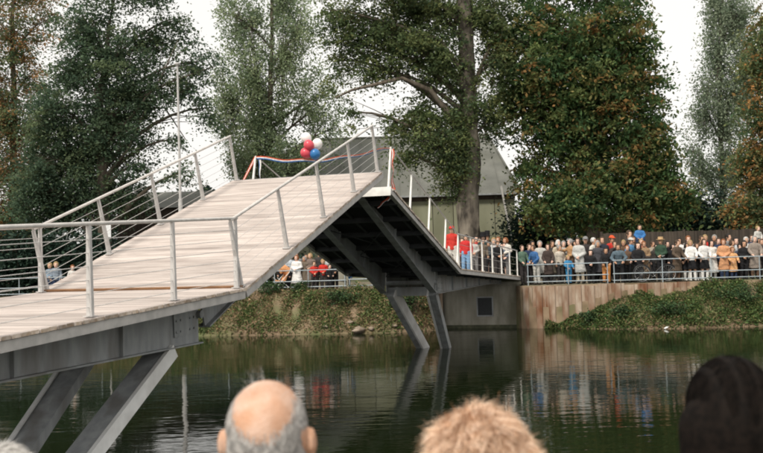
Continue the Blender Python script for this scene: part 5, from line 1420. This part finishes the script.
def fluffy(o, hc):
    m1 = hair_mat('blond_hair', (.70, .46, .30), (.92, .72, .56)); m2 = hair_mat('dark_blond_hair', (.22, .10, .05), (.46, .25, .14))
    c = hc + np.array([0, .03, .012]) * 1.12; r = (.112, .122, .116)
    def fn(X, Y, Z):
        d = ell(X, Y, Z, c, r) + .008 * np.sin(X*70 + Z*30) * np.sin(Z*60 + 1) + .006 * np.sin(X*130 + Y*50)
        face = np.maximum(Y - hc[1] + .05, Z - hc[2] - .075)
        return np.maximum(d, -face)
    v, f = surfnet(fn, hc - .22, hc + .22, .008)
    v, f = largest(v, f); cap_o = link('hair', np_mesh('hair', v, f, True, (m2,)), o)
    # locks: tufts that share a direction
    nl = 210
    pr, nn, d = scalp(nl, c, r, lambda d: (d[:, 1] > -.5) | (d[:, 2] > .45))
    cr = np.array([.12, -.25, .96]); fl = d - (d @ cr)[:, None] * cr; fl /= np.linalg.norm(fl, axis=1)[:, None] + 1e-6
    base = nn * .35 + fl * 1.0 + rng.normal(size=(nl, 3)) * .5
    k = 80
    P = np.repeat(pr, k, 0) + rng.normal(size=(nl*k, 3)) * .011; D = np.repeat(base, k, 0)
    half = rng.random(nl * k) < np.repeat(np.clip(.72 + .35 * rng.normal(size=nl), .1, .97), k)
    link('hair', strands('hair', P[half], D[half], .072, m1, .0014, 7, .9, .22, .09, (c, r, .5 * np.repeat(rng.random(nl) ** 1.6, k)[half])), o)
    link('hair', strands('hair', P[~half], D[~half], .062, m2, .0014, 7, .9, .22, .10, (c, r, .16)), o)
    fw, fn_, fd = scalp(260, c, r, lambda d: (d[:, 2] > .1))
    link('hair', strands('hair', fw, fn_ * .8 + rng.normal(size=fw.shape) * .5, .05, m1, .0009, 6, .9, .3, .2), o)
def dark_long(o, hc):
    m = hair_mat('black_hair', (.007, .006, .0055), (.013, .010, .0085), rough=.75, spec=.05)
    c = hc + np.array([0, .022, .02]) * 1.12; r = (.093, .118, .124)
    def fn(X, Y, Z):
        d = ell(X, Y, Z, c, r)
        d = smin(d, cap(X, Y, Z, hc + np.array([0, .06, -.03]), hc + np.array([0, .09, -.30]), .104, .09, .72), .04)
        for sx in (-1, 1): d = smin(d, cap(X, Y, Z, hc + np.array([sx*.078, .02, -.01]), hc + np.array([sx*.085, .03, -.26]), .036, .03), .03)
        face = np.maximum(np.maximum(Y - hc[1] + .05, Z - hc[2] - .075), np.abs(X) - .06)
        return np.maximum(d + .0025 * np.sin(X * 160 + Z * 8), -face)
    v, f = surfnet(fn, hc + np.array([-.2, -.2, -.42]), hc + .2, .009)
    v, f = largest(v, f); link('hair', np_mesh('hair', v, f, True, (m,)), o)
    pr, nn, d = scalp(9000, c, (r[0] + .001, r[1] + .001, r[2] + .001), lambda d: (d[:, 1] > -.35) | (d[:, 2] > .5))
    cr = np.array([.02, .15, .985]); fl = d - (d @ cr)[:, None] * cr; fl /= np.linalg.norm(fl, axis=1)[:, None] + 1e-6
    link('hair', strands('hair', pr, fl + nn * .05, .085, m, .0014, 8, .6, 0, .06, (c, r, .03)), o)
    pr, nn, d = scalp(160, c, r, lambda d: d[:, 2] > .93)
    link('hair', strands('hair', pr, nn + np.array([-.15, 0, .5]), .018, m, .0012, 4, .3, 0, .4), o)
def white_short(o, hc):
    m = hair_mat('white_hair', (.50, .48, .45), (.74, .72, .69)); m2 = hair_mat('grey_hair', (.33, .32, .31), (.62, .61, .60))
    c = hc + np.array([0, .02, .02]) * 1.12; r = (.096, .114, .118)
    v, f = surfnet(lambda X, Y, Z: np.maximum(ell(X, Y, Z, c, r) + .003*np.sin(X*120)*np.sin(Z*90), -np.maximum(Y - hc[1] + .05, Z - hc[2] - .07)), hc - .2, hc + .2, .009)
    v, f = largest(v, f); link('hair', np_mesh('hair', v, f, True, (m2,)), o)
    pr, nn, d = scalp(9000, c, r, lambda d: (d[:, 1] > -.4) | (d[:, 2] > .5))
    cr = np.array([0, .3, .95]); fl = d - (d @ cr)[:, None] * cr; fl /= np.linalg.norm(fl, axis=1)[:, None] + 1e-6
    link('hair', strands('hair', pr, fl + nn * .5, .03, m, .0016, 4, .7, .1, .2), o)
skin_b = noise_mat('balding_skin', (.50, .29, .19), (.68, .48, .38), 14, .55, .3, c2=(.56, .30, .18), scale2=9, spec=.3, bscale=170)
onlooker('balding man with grey hair seen from behind at the bottom left', 265.5, 379, 2.06, bald_hair, (.10, .10, .12), skin_b, 178, wide=1.07)
onlooker('woman with fluffy blond hair seen from behind', 478, 398, 2.02, fluffy, (.30, .14, .12), SKINS[2], 172, .02)
onlooker('person with smooth black hair seen from behind at the bottom right', 728, 355, 2.0, dark_long, (.05, .05, .06), SKINS[0], 184, .012)
onlooker('white haired person barely showing in the bottom left corner', 1, 444, 2.6, white_short, (.25, .25, .28), SKINS[2], 180, .01)
